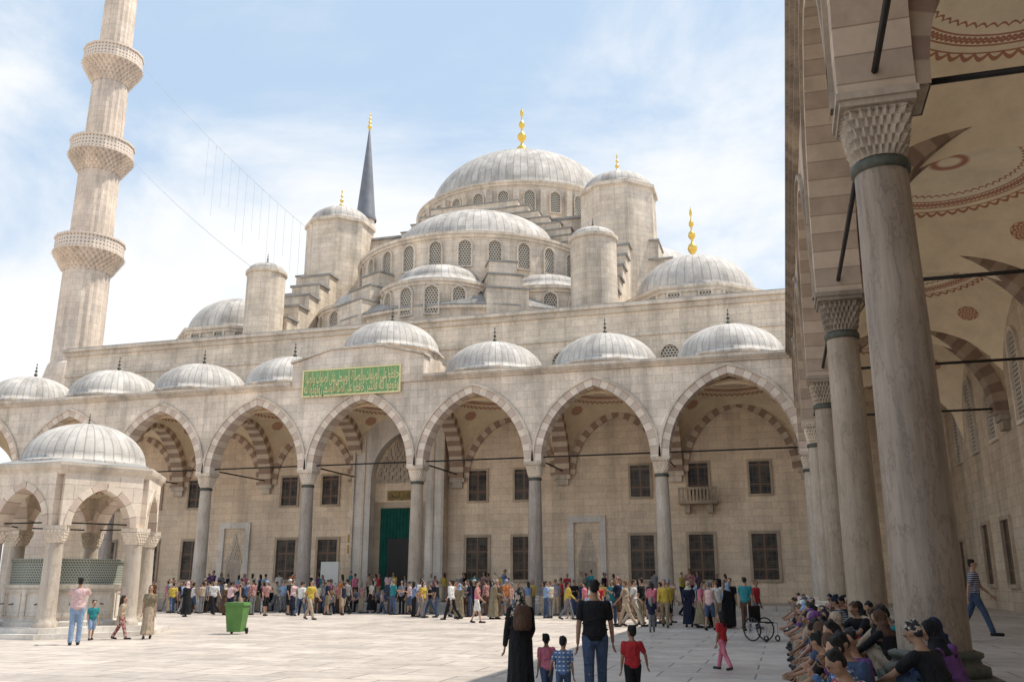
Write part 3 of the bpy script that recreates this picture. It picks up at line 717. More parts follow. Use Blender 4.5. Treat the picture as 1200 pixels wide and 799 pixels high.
for y in ys:
    cx = (XS+XW)/2+0.1
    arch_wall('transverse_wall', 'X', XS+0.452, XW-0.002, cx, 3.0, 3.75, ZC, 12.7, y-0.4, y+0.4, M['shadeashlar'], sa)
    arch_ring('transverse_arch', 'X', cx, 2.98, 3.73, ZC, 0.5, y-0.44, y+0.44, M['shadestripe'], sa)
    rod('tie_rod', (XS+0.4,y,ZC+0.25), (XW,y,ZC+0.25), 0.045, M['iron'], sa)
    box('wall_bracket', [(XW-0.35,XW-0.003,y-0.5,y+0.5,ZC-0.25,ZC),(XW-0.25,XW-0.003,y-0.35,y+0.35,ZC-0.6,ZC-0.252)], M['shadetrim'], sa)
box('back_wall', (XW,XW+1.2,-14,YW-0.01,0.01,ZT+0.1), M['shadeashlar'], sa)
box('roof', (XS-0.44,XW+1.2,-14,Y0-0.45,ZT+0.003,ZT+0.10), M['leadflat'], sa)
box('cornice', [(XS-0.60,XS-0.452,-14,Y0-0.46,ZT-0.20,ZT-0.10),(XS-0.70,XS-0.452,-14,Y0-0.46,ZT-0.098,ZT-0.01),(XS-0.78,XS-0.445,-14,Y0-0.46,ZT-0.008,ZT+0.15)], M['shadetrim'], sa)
for i in range(7):
    cy = (ya[i]+ya[i+1])/2
    for dy in (-2.0, 2.0):
        ob('window', win_lat, T(XW,cy+dy,7.3,-pi/2), sa); ob('window', win_rect_low, T(XW,cy+dy,1.5,-pi/2), sa)
for dy in (-2, 1.6):
    ob('window', win_lat, T(XW,51+dy,7.3,-pi/2), sa)
ob('door', win_rect_low, T(XW,51.2,1.0,-pi/2), sa)

# ---------- fountain
FX, FY = -22.35, 25.2
fo = empty('ablution_fountain', (FX,FY,0), 'hexagonal marble fountain kiosk with lead dome and carved basin', 'fountain')
to_cam = math.atan2(-FY, -FX)
va = [to_cam+math.radians(46.8)+k*pi/3 for k in range(6)]
RV = 2.38
ob('step', revolve_me('step', [(3.4,0.003),(3.4,0.14),(0.01,0.14)], 6, M['marble'], smooth=False), T(FX,FY,0,va[0]), fo)
ob('step', revolve_me('step', [(2.98,0.143),(2.98,0.29),(0.01,0.29)], 6, M['marble'], smooth=False), T(FX,FY,0,va[0]), fo)
fcap = muqarnas_me('capital', 0.25, 0.31, 0.36, 4, M['trim'], 80, 20)
fsh = revolve_me('column', [(0.35,0.29),(0.35,0.42),(0.30,0.46),(0.275,0.6),(0.26,1.7),(0.24,2.74)], 24, M['colB'])
for a in va:
    x, y = FX+RV*math.cos(a), FY+RV*math.sin(a)
    c = ob('column', fsh, T(x,y,0), fo); ob('capital', fcap, T(x,y,2.74,a), c)
    box('abacus', (-0.31,0.31,-0.31,0.31,3.13,3.26), M['trim'], c, T(x,y,0,a))
ZS = 3.26
for k in range(6):
    p = Vector((RV*math.cos(va[k]), RV*math.sin(va[k]))); q = Vector((RV*math.cos(va[(k+1)%6]), RV*math.sin(va[(k+1)%6])))
    mid = (p+q)/2; ang = math.atan2(q.y-p.y, q.x-p.x); L = (q-p).length
    w = arch_wall('arch_wall', 'X', -L/2, L/2, 0, L/2-0.30, 1.15, ZS, 4.85, -0.26, 0.26, M['grey'], fo)
    wm = T(FX+mid.x, FY+mid.y, 0, ang); w.matrix_basis = wm; WM[w.name] = wm
    rg = arch_ring('arch', 'X', 0, L/2-0.31, 1.14, ZS, 0.2, -0.29, 0.29, M['stripe_soft'], w); rg.matrix_basis = wm
    rod('tie_rod', (FX+p.x,FY+p.y,ZS+0.1), (FX+q.x,FY+q.y,ZS+0.1), 0.025, M['iron'], fo)
ob('eave', revolve_me('eave', [(RV+0.2,4.80),(RV+0.3,4.85),(RV+0.34,4.95),(RV+0.40,4.99),(RV+0.43,5.09),(RV+0.43,5.15),(1.9,5.33)], 6, M['trim'], smooth=False), T(FX,FY,0,va[0]), fo)
ob('lead_skirt', revolve_me('lead_skirt', [(RV+0.38,5.17),(1.95,5.40)], 6, M['leadflat'], smooth=False), T(FX,FY,0,va[0]), fo)
fd = ob('dome', revolve_me('dome', capprof(1.93,1.38,12,0.1,0), 64, M['lead'], ku=40), T(FX,FY,5.38), fo)
ob('finial', small_fin, T(FX,FY,6.7,0,0.4), fd)
ob('ceiling', revolve_me('ceiling', [(2.1,4.4),(1.4,5.0),(0.01,5.2)], 24, M['vault']), T(FX,FY,0), fo)
bs = ob('basin', revolve_me('basin', [(1.96,0.29),(1.96,0.42),(1.84,0.46),(1.84,1.38),(1.92,1.42),(1.96,1.52),(1.76,1.53)], 12, M['marble'], smooth=False), T(FX,FY,0,va[0]), fo)
for i in range(12):
    a = va[0]+(i+0.5)*pi/6; R_ = 1.84*math.cos(pi/12)
    pm = T(FX+R_*math.cos(a), FY+R_*math.sin(a), 0, a+pi/2)
    box('basin_panel', [(-0.40,0.40,-0.03,0.0,1.26,1.31),(-0.40,0.40,-0.03,0.0,0.55,0.60),(-0.40,-0.35,-0.03,0.0,0.60,1.26),(0.35,0.40,-0.03,0.0,0.60,1.26)], M['trim'], bs, pm)
    rod('tap', Vector((FX+R_*math.cos(a), FY+R_*math.sin(a), 0.95)), Vector((FX+(R_+.14)*math.cos(a), FY+(R_+.14)*math.sin(a), 0.93)), 0.02, M['bronze'], bs)
ob('basin_grille', revolve_me('basin_grille', [(1.78,1.53),(1.78,2.20),(1.84,2.23),(1.84,2.30),(1.5,2.30)], 12, M['lattice_fine'], smooth=False), T(FX,FY,0,va[0]), bs)

# ---------- bin
bn = empty('wheeled_bin', (-16.9,26.5,0), 'green plastic wheeled rubbish bin on the marble paving', 'bin')
BW = T(-16.9,26.5,0,0.2,0.95) @ Matrix.Diagonal((0.86,0.86,1.0,1.0))
def frustum(x0,y0,z0,x1,y1,z1):
    v = [(-x0,-y0,z0),(x0,-y0,z0),(x0,y0,z0),(-x0,y0,z0),(-x1,-y1,z1),(x1,-y1,z1),(x1,y1,z1),(-x1,y1,z1)]
    return v, [(0,3,2,1),(4,5,6,7),(0,1,5,4),(1,2,6,5),(2,3,7,6),(3,0,4,7)]
v, f = frustum(0.27,0.27,0.08,0.36,0.36,0.92); ob('bin_body', mesh('bin_body', v, f, M['bin']), BW, bn)
v, f = frustum(0.40,0.40,0.921,0.36,0.38,1.02); ob('bin_lid', mesh('bin_lid', v, f, M['bin']), BW, bn)
for sx in (-1,1):
    ob('wheel', revolve_me('wheel', [(0.01,0),(0.1,0),(0.1,0.06),(0.01,0.06)], 16, M['black']), BW @ Matrix.Translation((sx*0.3,0.27,0.1)) @ Matrix.Rotation(pi/2,4,'Y'), bn)
box('bin_handle', (-0.3,0.3,0.38,0.44,0.9,0.95), M['bin'], bn, BW)

# ============================================================ PEOPLE
class Acc:
    def __init__(s): s.v = []; s.f = []
    def rings(s, rr):
        b = len(s.v); n = len(rr[0])
        for r in rr: s.v += r
        for i in range(len(rr)-1):
            for j in range(n):
                j2 = (j+1) % n; s.f.append((b+i*n+j, b+i*n+j2, b+(i+1)*n+j2, b+(i+1)*n+j))
        s.f.append(tuple(b+j for j in reversed(range(n)))); s.f.append(tuple(b+(len(rr)-1)*n+j for j in range(n)))
    def limb(s, p, q, r0, r1, n=10, flat=1.0, side=None):
        p, q = Vector(p), Vector(q); d = (q-p); L = d.length; d = d/L
        a = Vector(side) if side is not None else (Vector((1,0,0)) if abs(d.x) < 0.9 else Vector((0,1,0)))
        u = (a-d*a.dot(d)).normalized(); w = d.cross(u); rr = []
        st = [(-r0*0.9,r0*0.4),(-r0*0.6,r0*0.8),(0,r0),(L*0.33,r0+(r1-r0)*0.25),(L*0.66,r0+(r1-r0)*0.65),(L,r1),(L+r1*0.6,r1*0.8),(L+r1*0.9,r1*0.4)]
        for t, r in st:
            c = p+d*t; rr.append([c+(u*math.cos(2*pi*k/n)+w*math.sin(2*pi*k/n)*flat)*r for k in range(n)])
        s.rings(rr)
    def ell(s, c, rx, ry, rz, m=None, n=14, k=9):
        c = Vector(c); rr = []
        for i in range(1, k):
            t = pi*i/k; ring = []
            for j in range(n):
                p = Vector((rx*math.sin(t)*math.cos(2*pi*j/n), ry*math.sin(t)*math.sin(2*pi*j/n), -rz*math.cos(t)))
                ring.append(c+(m @ p if m else p))
            rr.append(ring)
        s.rings(rr)
    def loft(s, rows, n=18, ripple=0, waves=9):
        rr = []
        for idx, (cx,cy,cz,rx,ry) in enumerate(rows):
            t = idx/max(len(rows)-1,1)
            rr.append([Vector((cx+rx*math.cos(2*pi*j/n)*(1+ripple*(1-t)*math.sin(waves*2*pi*j/n)), cy+ry*math.sin(2*pi*j/n)*(1+ripple*(1-t)*math.sin(waves*2*pi*j/n)), cz)) for j in range(n)])
        s.rings(rr)
def remesh(acc, vox, mat, extra=None, smooth_it=2, name='body'):
    me = bpy.data.meshes.new('tmp'); me.from_pydata([tuple(x) for x in acc.v], [], acc.f); me.update()
    o = bpy.data.objects.new('tmp', me); COL.objects.link(o)
    r = o.modifiers.new('r','REMESH'); r.mode = 'VOXEL'; r.voxel_size = vox
    sm = o.modifiers.new('s','SMOOTH'); sm.factor = 0.5; sm.iterations = smooth_it
    dg = bpy.context.evaluated_depsgraph_get(); dg.update()
    m2 = bpy.data.meshes.new_from_object(o.evaluated_get(dg)); bpy.data.objects.remove(o)
    V = [tuple(q.co) for q in m2.vertices]; F = [tuple(p.vertices) for p in m2.polygons]; mi = [0]*len(F)
    if extra:
        for (a, idx) in extra:
            b = len(V); V += [tuple(x) for x in a.v]; F += [tuple(i+b for i in q) for q in a.f]; mi += [idx]*len(a.f)
    out = bpy.data.meshes.new(name); out.from_pydata(V, [], F); out.update()
    out.materials.append(mat)
    if extra: out.materials.append(M['dark'])
    for p, i in zip(out.polygons, mi): p.material_index = i; p.use_smooth = True
    return out

def person_proto(h=1.72, lean=0.03, legs=((0.05,0.05),(-0.03,0.03)), arms=((0.05,0.12,0.25,0),(0.0,0.12,0.2,0)), nod=0.05, turn=0.0,
                 seat=None, top='tee', bottom='trousers', hair='short', girth=1.0, child=False, vox=0.02, female=False, spread=0.0):
    """faces -Y ; returns dict part->mesh"""
    S = h/1.72; hk = 1.22 if child else (0.95)
    B, TP, BT, SH, HR, EX = Acc(), Acc(), Acc(), Acc(), Acc(), Acc()
    g = girth
    up = Vector((0,-math.sin(lean),math.cos(lean)))
    hip = 0.94 if seat is None else seat/S+0.11
    if child: hip *= 0.93 if seat is None else 1
    lt = 0.43*(0.93 if child else 1)
    ank = []
    for sgn, (sw, kn) in zip((-1,1), legs):
        hj = Vector((sgn*0.092,0,hip)); d1 = Vector((sgn*spread,-math.sin(sw),-math.cos(sw))).normalized(); k = hj+d1*lt
        a2 = sw-kn; d2 = Vector((0,-math.sin(a2),-math.cos(a2))); an = k+d2*lt; ank.append((hj,k,an,a2))
    lo = min(a[2].z for a in ank)
    dz = (0.08-lo) if seat is None else 0
    hipv = Vector((0,0,hip+dz))
    for (hj,k,an,a2) in ank:
        hj, k, an = hj+Vector((0,0,dz)), k+Vector((0,0,dz)), an+Vector((0,0,dz))
        B.limb(hj,k,0.082*g,0.053*g); B.limb(k,an,0.055*g,0.036); cm = k.lerp(an,0.3)+Vector((0,0.012,0)); B.ell(cm,0.05*g,0.052*g,0.10)
        fz = min(an.z-0.045, 10); toe = Vector((an.x,an.y-0.17,max(fz,0.03)))
        if a2 < -0.25: toe = Vector((an.x,an.y-0.12,max(an.z-0.10,0.03)))
        heel = an+Vector((0,0.03,-0.045))
        B.limb(heel,toe,0.034,0.032); SH.limb(heel+Vector((0,0.01,-0.0)),toe+Vector((0,-0.015,0)),0.044,0.042,8); SH.limb(an+Vector((0,0,-0.01)),heel,0.046,0.046,8)
        if bottom == 'trousers':
            BT.limb(hj,k,0.102*g,0.072*g); BT.limb(k,an.lerp(k,0.02),0.073*g,0.062)
        elif bottom == 'shorts':
            BT.limb(hj,k.lerp(hj,0.05),0.104*g,0.088*g)
    def at(t, fx=0): return hipv+up*t
    rows = [(-0.05,0.13,0.10),(0.02,0.165,0.115),(0.10,0.155,0.105),(0.20,0.135 if female else 0.148,0.098),(0.30,0.155 if not female else 0.145,0.108),(0.40,0.175 if not female else 0.158,0.108),(0.46,0.165 if not female else 0.145,0.09),(0.50,0.09,0.065),(0.53,0.058,0.055)]
    def trunk(A, add, t0=-1, t1=9, fl=1.0):
        rr = []
        for (t,rx,ry) in rows:
            if t < t0 or t > t1: continue
            c = at(t); rr.append((c.x,c.y,c.z,(rx+add)*g*fl,(ry+add)*g))
        A.loft(rr)
    trunk(B, 0)
    if female: 
        for s_ in (-1,1): B.ell(at(0.345)+Vector((s_*0.07,-0.075,0)),0.062,0.055,0.06); TP.ell(at(0.345)+Vector((s_*0.07,-0.08,0)),0.072,0.062,0.07)
    trunk(TP, 0.018, -0.06, 0.505)
    for q in range(5):
        c = at(0.02+0.055*q); TP.ell(c+Vector((0.05*math.sin(q*2.3),0.03*math.cos(q*1.7),0)),0.165*g,0.115*g,0.020,Matrix.Rotation(0.25*math.sin(q*2.1),3,'Y'))
    if bottom in ('trousers','shorts'): trunk(BT, 0.010, -0.06, 0.12); BT.ell(at(-0.02),0.155*g,0.115*g,0.10)
    if bottom == 'trousers':
        for (hj,k,an,a2) in ank:
            k, an = k+Vector((0,0,dz)), an+Vector((0,0,dz))
            for q in range(3): BT.ell(an.lerp(k,0.04+0.08*q)+Vector((0.006*(-1)**q,0.008,0)),0.068,0.070,0.018,Matrix.Rotation(0.3*(-1)**q,3,'X'))
            for q in range(2): BT.ell(k+Vector((0,0,0.05-0.08*q)),0.078*g,0.080*g,0.018,Matrix.Rotation(0.35*(-1)**q,3,'X'))
    sh0 = at(0.445)
    for sgn, (sw, ab, el, inw) in zip((-1,1), arms):
        sj = sh0+Vector((sgn*(0.178 if not female else 0.155)*g**0.5,0,0))
        d1 = Vector((sgn*math.sin(ab),-math.sin(sw)*math.cos(ab),-math.cos(sw)*math.cos(ab))); ej = sj+d1*0.29
        a2 = sw+el; d2 = Vector((sgn*(math.sin(ab)*0.5-inw),-math.sin(a2),-math.cos(a2))).normalized(); wj = ej+d2*0.25
        B.limb(sj,ej,0.05*g**0.5,0.037); B.limb(ej,wj,0.038,0.025); B.ell(sj,0.06,0.058,0.06)
        side = d2.cross(Vector((1,0,0))); side = side.normalized() if side.length > 0.2 else Vector((0,1,0))
        B.limb(wj,wj+d2*0.075,0.024,0.036,10,0.45,side)
        pc = wj+d2*0.09; nrm = d2.cross(side).normalized()*(-sgn)
        for q,(off,ln) in enumerate(((-0.028,0.062),(-0.010,0.072),(0.010,0.068),(0.027,0.052))):
            r = pc+side*off; kx = r+d2*ln*0.55+nrm*0.008; tp = kx+(d2*0.75+nrm*0.65).normalized()*ln*0.55
            EX.limb(r-d2*0.02,kx,0.0095,0.0085,6); EX.limb(kx,tp,0.0085,0.007,6)
        th = wj+d2*0.03-side*0.03; t2 = th+(d2*0.7-side*0.6+nrm*0.3).normalized()*0.055
        EX.limb(th,t2,0.011,0.009,6); EX.limb(t2,t2+d2*0.03,0.009,0.008,6)
        if top == 'tee': TP.limb(sj,sj.lerp(ej,0.62),0.066*g**0.5,0.060)
        elif top == 'long': TP.limb(sj,ej,0.066*g**0.5,0.052); TP.limb(ej,ej.lerp(wj,0.92),0.052,0.042)
        TP.ell(sj+Vector((-sgn*0.025,0,-0.005)),0.066 if top != 'tank' else 0.04,0.064,0.060)
    nb = at(0.50); hd = Vector((0,-math.sin(lean*0.6+nod*0.6),math.cos(lean*0.6+nod*0.6)))
    hc = nb+hd*(0.175*(1.06 if child else 1))
    B.limb(nb-up*0.03,hc-hd*0.05,0.056,0.05)
    RM = Matrix.Rotation(turn,3,'Z') @ Matrix.Rotation((nod+lean*0.5),3,'X')
    def hp(x,y,z): return hc+RM @ Vector((x*hk,y*hk,z*hk))
    B.ell(hp(0,0.008,0.018),0.074*hk,0.092*hk,0.098*hk,RM); B.ell(hp(0,-0.018,-0.045),0.056*hk,0.066*hk,0.068*hk,RM)
    B.ell(hp(0,-0.096,-0.018),0.013*hk,0.02*hk,0.026*hk,RM)
    B.ell(hp(0,-0.088,0.022),0.045*hk,0.014*hk,0.012*hk,RM)
    for s_ in (-1,1): B.ell(hp(s_*0.077,0.012,-0.005),0.011*hk,0.02*hk,0.03*hk,RM)
    EY = Acc()
    for s_ in (-1,1): EY.ell(hp(s_*0.031,-0.083,0.004),0.012*hk,0.009*hk,0.007*hk,RM,8,5); EY.ell(hp(s_*0.032,-0.091,0.024),0.018*hk,0.006*hk,0.004*hk,RM,8,5)
    EY.ell(hp(0,-0.086,-0.062),0.022*hk,0.006*hk,0.005*hk,RM,8,5)
    if hair in ('short','long','bun','pony'):
        HR.ell(hp(0,0.022,0.036),0.081*hk,0.090*hk,0.089*hk,RM); HR.ell(hp(0,0.045,-0.005),0.070*hk,0.060*hk,0.075*hk,RM)
        for q in range(9):
            a_ = q*2.4; HR.ell(hp(0.05*math.cos(a_),0.03+0.05*math.sin(a_),0.075+0.02*math.cos(q)),0.030*hk,0.034*hk,0.028*hk,RM)
    if hair == 'long':
        HR.limb(hp(0,0.06,0.0),hp(0,0.085,-0.22),0.08*hk,0.05*hk,12)
        for s_ in (-1,1): HR.limb(hp(s_*0.062,0.02,0.0),hp(s_*0.07,0.03,-0.15),0.035,0.022)
    if hair == 'pony': HR.limb(hp(0,0.1,0.03),hp(0,0.14,-0.14),0.032,0.015)
    if hair == 'cap':
        HR.ell(hp(0,0.01,0.045),0.086*hk,0.102*hk,0.075*hk,RM); HR.limb(hp(-0.03,-0.1,0.035),hp(0.03,-0.1,0.035),0.05,0.05,10,0.25,(0,1,0))
    if hair == 'scarf':
        HR.ell(hp(0,0.03,0.015),0.092*hk,0.104*hk,0.116*hk,RM); HR.limb(hp(0,0.03,-0.06),nb+Vector((0,0.0,0.02)),0.08*hk,0.10)
        c = at(0.45); HR.loft([(c.x,c.y,c.z-0.10,0.19,0.135),(c.x,c.y,c.z-0.0,0.182,0.122),(nb.x,nb.y,nb.z+0.03,0.105,0.095)])
        for q in range(4): HR.ell(nb+Vector((0,0,0.03+0.02*q)),0.100-0.004*q,0.095,0.014,Matrix.Rotation(0.35*math.sin(q*1.9),3,'Y'))
    if bottom in ('skirt','abaya'):
        hem = 0.10 if bottom == 'abaya' else 0.14
        if seat is None:
            c0 = at(0.16); c1 = at(0)
            my = (ank[0][2].y+ank[1][2].y)/2; sp = abs(ank[0][2].y-ank[1][2].y)/2
            BT.loft([(c0.x,c0.y,c0.z,0.150*g,0.11*g),(c1.x,c1.y,c1.z,0.19*g,0.14*g),(0,my*0.4,c1.z*0.6,0.20*g,0.155*g+sp*0.4),(0,my*0.8,c1.z*0.3,0.215*g,0.175+sp*0.6),(0,my,hem,0.235*g,0.19+sp*0.8)][::-1], 44, 0.07, 11)
        else:
            for (hj,k,an,a2) in ank: BT.limb(hj,k,0.125*g,0.11*g); BT.limb(k,an,0.11*g,0.10); 
            kk = (ank[0][1]+ank[1][1])/2; aa = (ank[0][2]+ank[1][2])/2
            BT.limb(at(-0.02),kk,0.12,0.11); BT.limb(kk,aa,0.11,0.11)
    for A in (B,TP,BT,SH,HR,EX,EY): A.v = [Vector(x)*S for x in A.v]
    out = {'body': remesh(B, vox, M['skin0'], [(EX,0),(EY,1)], 2, 'body')}
    out['shirt'] = remesh(TP, vox*0.95, M['white'], None, 2, 'shirt')
    bm_ = {'trousers':'trousers','shorts':'shorts','skirt':'skirt','abaya':'robe'}[bottom]
    out[bm_] = remesh(BT, vox*0.95, M['white'], None, 2, bm_)
    out['shoes'] = remesh(SH, vox, M['black'], None, 1, 'shoes')
    out['headscarf' if hair == 'scarf' else 'cap' if hair == 'cap' else 'hair'] = remesh(HR, vox*0.8, M['dark'], None, 1, 'hair')
    return out
for i, c in enumerate(((0.42,0.25,0.17),(0.33,0.19,0.12),(0.50,0.31,0.22))):
    k = NT('skin', 0.55); k.col(k.mix(1.0, c+(1,), k.rng(k.noise(k.obj(), 12, 3), .3, .7, .85, 1.08), 'MULTIPLY')); M['skin%d'%i] = k.m
cloth = {}
def clothm(name, c, pattern=None):
    k = NT('cloth_'+name, 0.88); p = k.obj()
    f = k.rng(k.noise(p, 7, 4), 0.3, 0.7, 0.74, 1.12); cc = k.mix(1.0, c+(1,), f, 'MULTIPLY')
    if pattern == 'stripe':
        z = k.sep(p)[2]; cc = k.mix(k.math('GREATER_THAN', k.math('FRACT', k.math('MULTIPLY', z, 22)), 0.6), cc, (0.45,0.45,0.43))
    if pattern == 'flower':
        cc = k.mix(k.rng(k.noise(p, 22, 2), 0.5, 0.56, 0, 1), cc, (0.5,0.42,0.35))
    if pattern == 'check':
        x, y, z = k.sep(p); cc = k.mix(k.math('MULTIPLY', k.math('GREATER_THAN', k.math('FRACT', k.math('MULTIPLY', z, 18)), .7), k.math('GREATER_THAN', k.math('FRACT', k.math('MULTIPLY', x, 18)), .5)), cc, (0.55,0.55,0.55))
    k.col(cc); k.bump(k.noise(k.mapping(p,(6,6,2.5)), 2.0, 3), 1.0, 0.06); cloth[name] = k.m
for nm, c, pt in (('white',(0.72,0.71,0.68),None),('cream',(0.6,0.54,0.43),None),('sky',(0.27,0.38,0.55),None),('navy',(0.015,0.02,0.045),None),('red',(0.45,0.03,0.035),None),
    ('pink',(0.60,0.18,0.25),None),('palepink',(0.66,0.46,0.46),None),('black',(0.012,0.012,0.014),None),('grey',(0.20,0.20,0.21),None),('beige',(0.42,0.33,0.24),None),('purple',(0.15,0.06,0.20),None),('teal',(0.03,0.22,0.25),None),
    ('yellow',(0.55,0.40,0.07),None),('orange',(0.5,0.17,0.05),None),('denim',(0.06,0.09,0.16),None),('khaki',(0.24,0.20,0.13),None),('brown',(0.10,0.055,0.035),None),('striped blue',(0.06,0.07,0.15),'stripe'),
    ('flowered red',(0.30,0.06,0.08),'flower'),('flowered black',(0.03,0.03,0.035),'flower'),('checked blue',(0.10,0.18,0.36),'check'),('green',(0.06,0.2,0.09),None)): clothm(nm, c, pt)
def hm(n, c): cloth[n] = plain('hair_'+n, c+(1,), 0.6, 0, 0.4, 30, 0.8)
hm('h_black',(0.012,0.010,0.009)); hm('h_brown',(0.04,0.024,0.015)); hm('h_fair',(0.18,0.11,0.05)); hm('h_grey',(0.2,0.19,0.18))

V1 = 0.022
PR = {}
ARGS = {}
def P_(name, **kw): ARGS[name] = kw; PR[name] = person_proto(**kw)
P_('stand', vox=V1)
P_('stand2', legs=((0.12,0.05),(-0.08,0.02)), arms=((0.5,0.15,1.3,0.5),(0.05,0.15,0.2,0)), girth=1.12, vox=V1)
P_('walk', legs=((0.42,0.12),(-0.35,0.25)), arms=((-0.4,0.1,0.25,0),(0.4,0.1,0.4,0)), lean=0.06, vox=V1)
P_('walk2', legs=((-0.30,0.35),(0.36,0.08)), arms=((0.35,0.12,0.5,0),(-0.3,0.1,0.2,0)), top='long', lean=0.06, vox=V1)
P_('photo', arms=((1.1,0.25,1.25,0.35),(1.1,0.25,1.25,0.35)), nod=-0.12, vox=V1)
P_('shorts', bottom='shorts', legs=((0.1,0.05),(-0.12,0.04)), arms=((0.15,0.2,0.3,0),(0.5,0.2,1.5,0.4)), hair='cap', vox=V1)
P_('woman', h=1.62, hair='long', female=True, girth=0.93, arms=((0.1,0.12,0.3,0),(0.3,0.12,1.4,0.3)), vox=V1)
P_('womanskirt', h=1.62, bottom='skirt', hair='long', female=True, girth=0.95, legs=((0.2,0.05),(-0.15,0.1)), vox=V1)
P_('womantank', h=1.64, bottom='shorts', top='tank', hair='pony', female=True, girth=0.92, legs=((0.25,0.1),(-0.2,0.15)), arms=((0.3,.1,.5,0),(-.2,.1,.2,0)), vox=V1)
P_('abaya', h=1.62, bottom='abaya', top='long', hair='scarf', female=True, girth=1.12, legs=((0.15,0.05),(-0.1,0.05)), arms=((0.2,0.15,1.2,0.4),(0.1,0.15,0.6,0.1)), vox=V1)
P_('child', h=1.12, child=True, bottom='shorts', legs=((0.2,0.1),(-0.15,0.1)), vox=0.017)
P_('childw', h=1.2, child=True, legs=((0.35,0.1),(-0.3,0.2)), hair='long', vox=0.017)
SG = 0.45
V3 = 0.014
P_('sit', h=1.66, seat=SG, lean=0.42, legs=((1.5,1.5),(1.45,1.35)), arms=((0.35,0.12,0.75,0.35),(0.40,0.12,0.70,0.40)), nod=0.42, spread=0.15, vox=V3)
P_('sit2', h=1.64, seat=SG, lean=0.22, legs=((1.5,1.3),(1.5,1.6)), arms=((0.55,0.05,1.95,0.30),(0.15,0.12,1.0,0.45)), nod=0.25, top='long', turn=0.6, spread=0.1, vox=V3)
P_('sit3', h=1.66, seat=SG, lean=0.66, legs=((1.4,1.3),(1.55,1.5)), arms=((0.75,0.12,0.35,0.35),(0.65,0.12,0.55,0.45)), nod=0.25, turn=-0.3, spread=0.22, girth=1.1, vox=V3)
P_('sitcap', h=1.66, seat=SG, lean=0.45, legs=((1.5,1.2),(1.5,1.4)), arms=((0.5,0.1,0.5,0.35),(0.30,0.1,0.9,0.45)), nod=0.2, hair='cap', bottom='shorts', turn=-0.4, spread=0.2, vox=V3)
P_('sitw', h=1.58, seat=SG, lean=0.28, legs=((1.5,1.45),(1.5,1.4)), arms=((0.25,0.1,0.95,0.45),(0.20,0.1,1.0,0.45)), nod=0.35, female=True, hair='long', turn=0.3, vox=V3)
P_('sits', h=1.56, seat=SG, lean=0.32, legs=((1.5,1.45),(1.5,1.4)), arms=((0.25,0.1,0.95,0.5),(0.25,0.1,0.9,0.45)), nod=0.38, female=True, hair='scarf', bottom='skirt', top='long', turn=-0.5, vox=V3)
P_('sits2', h=1.58, seat=SG, lean=0.12, legs=((1.5,1.5),(1.5,1.3)), arms=((0.1,0.1,1.1,0.5),(0.5,0.05,1.9,0.25)), nod=0.1, female=True, hair='scarf', bottom='skirt', top='long', turn=0.7, girth=1.1, vox=V3)
P_('floor', h=1.64, seat=0.04, lean=0.45, legs=((2.1,2.55),(2.0,2.45)), arms=((0.95,0.15,0.25,0.4),(0.9,0.15,0.30,0.45)), nod=0.3, vox=V3)
P_('floorw', h=1.56, seat=0.04, lean=0.35, legs=((2.1,2.55),(2.1,2.55)), arms=((0.95,0.15,0.25,0.4),(0.9,0.15,0.25,0.4)), nod=0.3, female=True, hair='scarf', top='long', turn=0.5, vox=V3)
desc = {'stand':'standing','stand2':'standing','walk':'walking','walk2':'walking','photo':'holding up a camera','shorts':'wearing a cap','woman':'standing','womanskirt':'strolling','womantank':'walking',
 'abaya':'wearing headscarf','child':'standing','childw':'walking','sit':'sitting bent forward','sit2':'sitting chin in hand','sit3':'sitting bent over','sitw':'sitting','sits':'sitting in headscarf','sits2':'sitting in headscarf','sitcap':'sitting in a cap','floor':'sitting low','floorw':'sitting low'}
hc_ = ['h_black','h_black','h_brown','h_brown','h_fair','h_grey']
TOPS = ['white','white','cream','sky','navy','red','palepink','black','grey','beige','purple','teal','orange','striped blue','checked blue','yellow','flowered red','pink','black','grey']
BOTS = ['denim','denim','black','navy','khaki','grey','beige','brown']
def person(kind, x, y, z=0.0, face=0.0, tc=None, bc=None, hcn=None, sk=None, s=1.0, group='visitors in the courtyard', proto=None, label=None):
    P = proto or PR[kind]
    tc = tc or rnd.choice(TOPS); bc = bc or rnd.choice(BOTS)
    if kind in ('abaya',) and proto is None and tc: bc = tc = rnd.choice(['black','black','navy','brown','khaki','grey','beige'])
    sc = 'hair' in P; hcn = hcn or (rnd.choice(hc_) if sc else rnd.choice(['white','palepink','black','sky','cream','purple','flowered black','flowered red']))
    sk = sk if sk is not None else rnd.choice([0,0,1,2])
    w = T(x, y, z, face+pi/2, s)
    who = 'child' if kind.startswith('child') else 'woman' if kind in ('woman','womanskirt','womantank','abaya','sitw','sits','sits2','floorw') else 'man'
    bt = 'robe' if 'robe' in P else 'skirt' if 'skirt' in P else 'shorts' if 'shorts' in P else 'trousers'
    e = empty('person', (x,y,z), '', 'person', group); e.matrix_basis = w; WM[e.name] = w
    e['label'] = label or ('%s in %s top and %s %s, %s' % (who, tc, bc, bt, desc[kind]))
    for key, me in P.items():
        o = ob(key, me, w, e)
        mt = M['skin%d'%sk] if key == 'body' else cloth[tc] if key == 'shirt' else cloth[bc] if key in ('trousers','shorts','skirt','robe') else M['black'] if key == 'shoes' else cloth[hcn]
        o.material_slots[0].link = 'OBJECT'; o.material_slots[0].material = mt
    return e

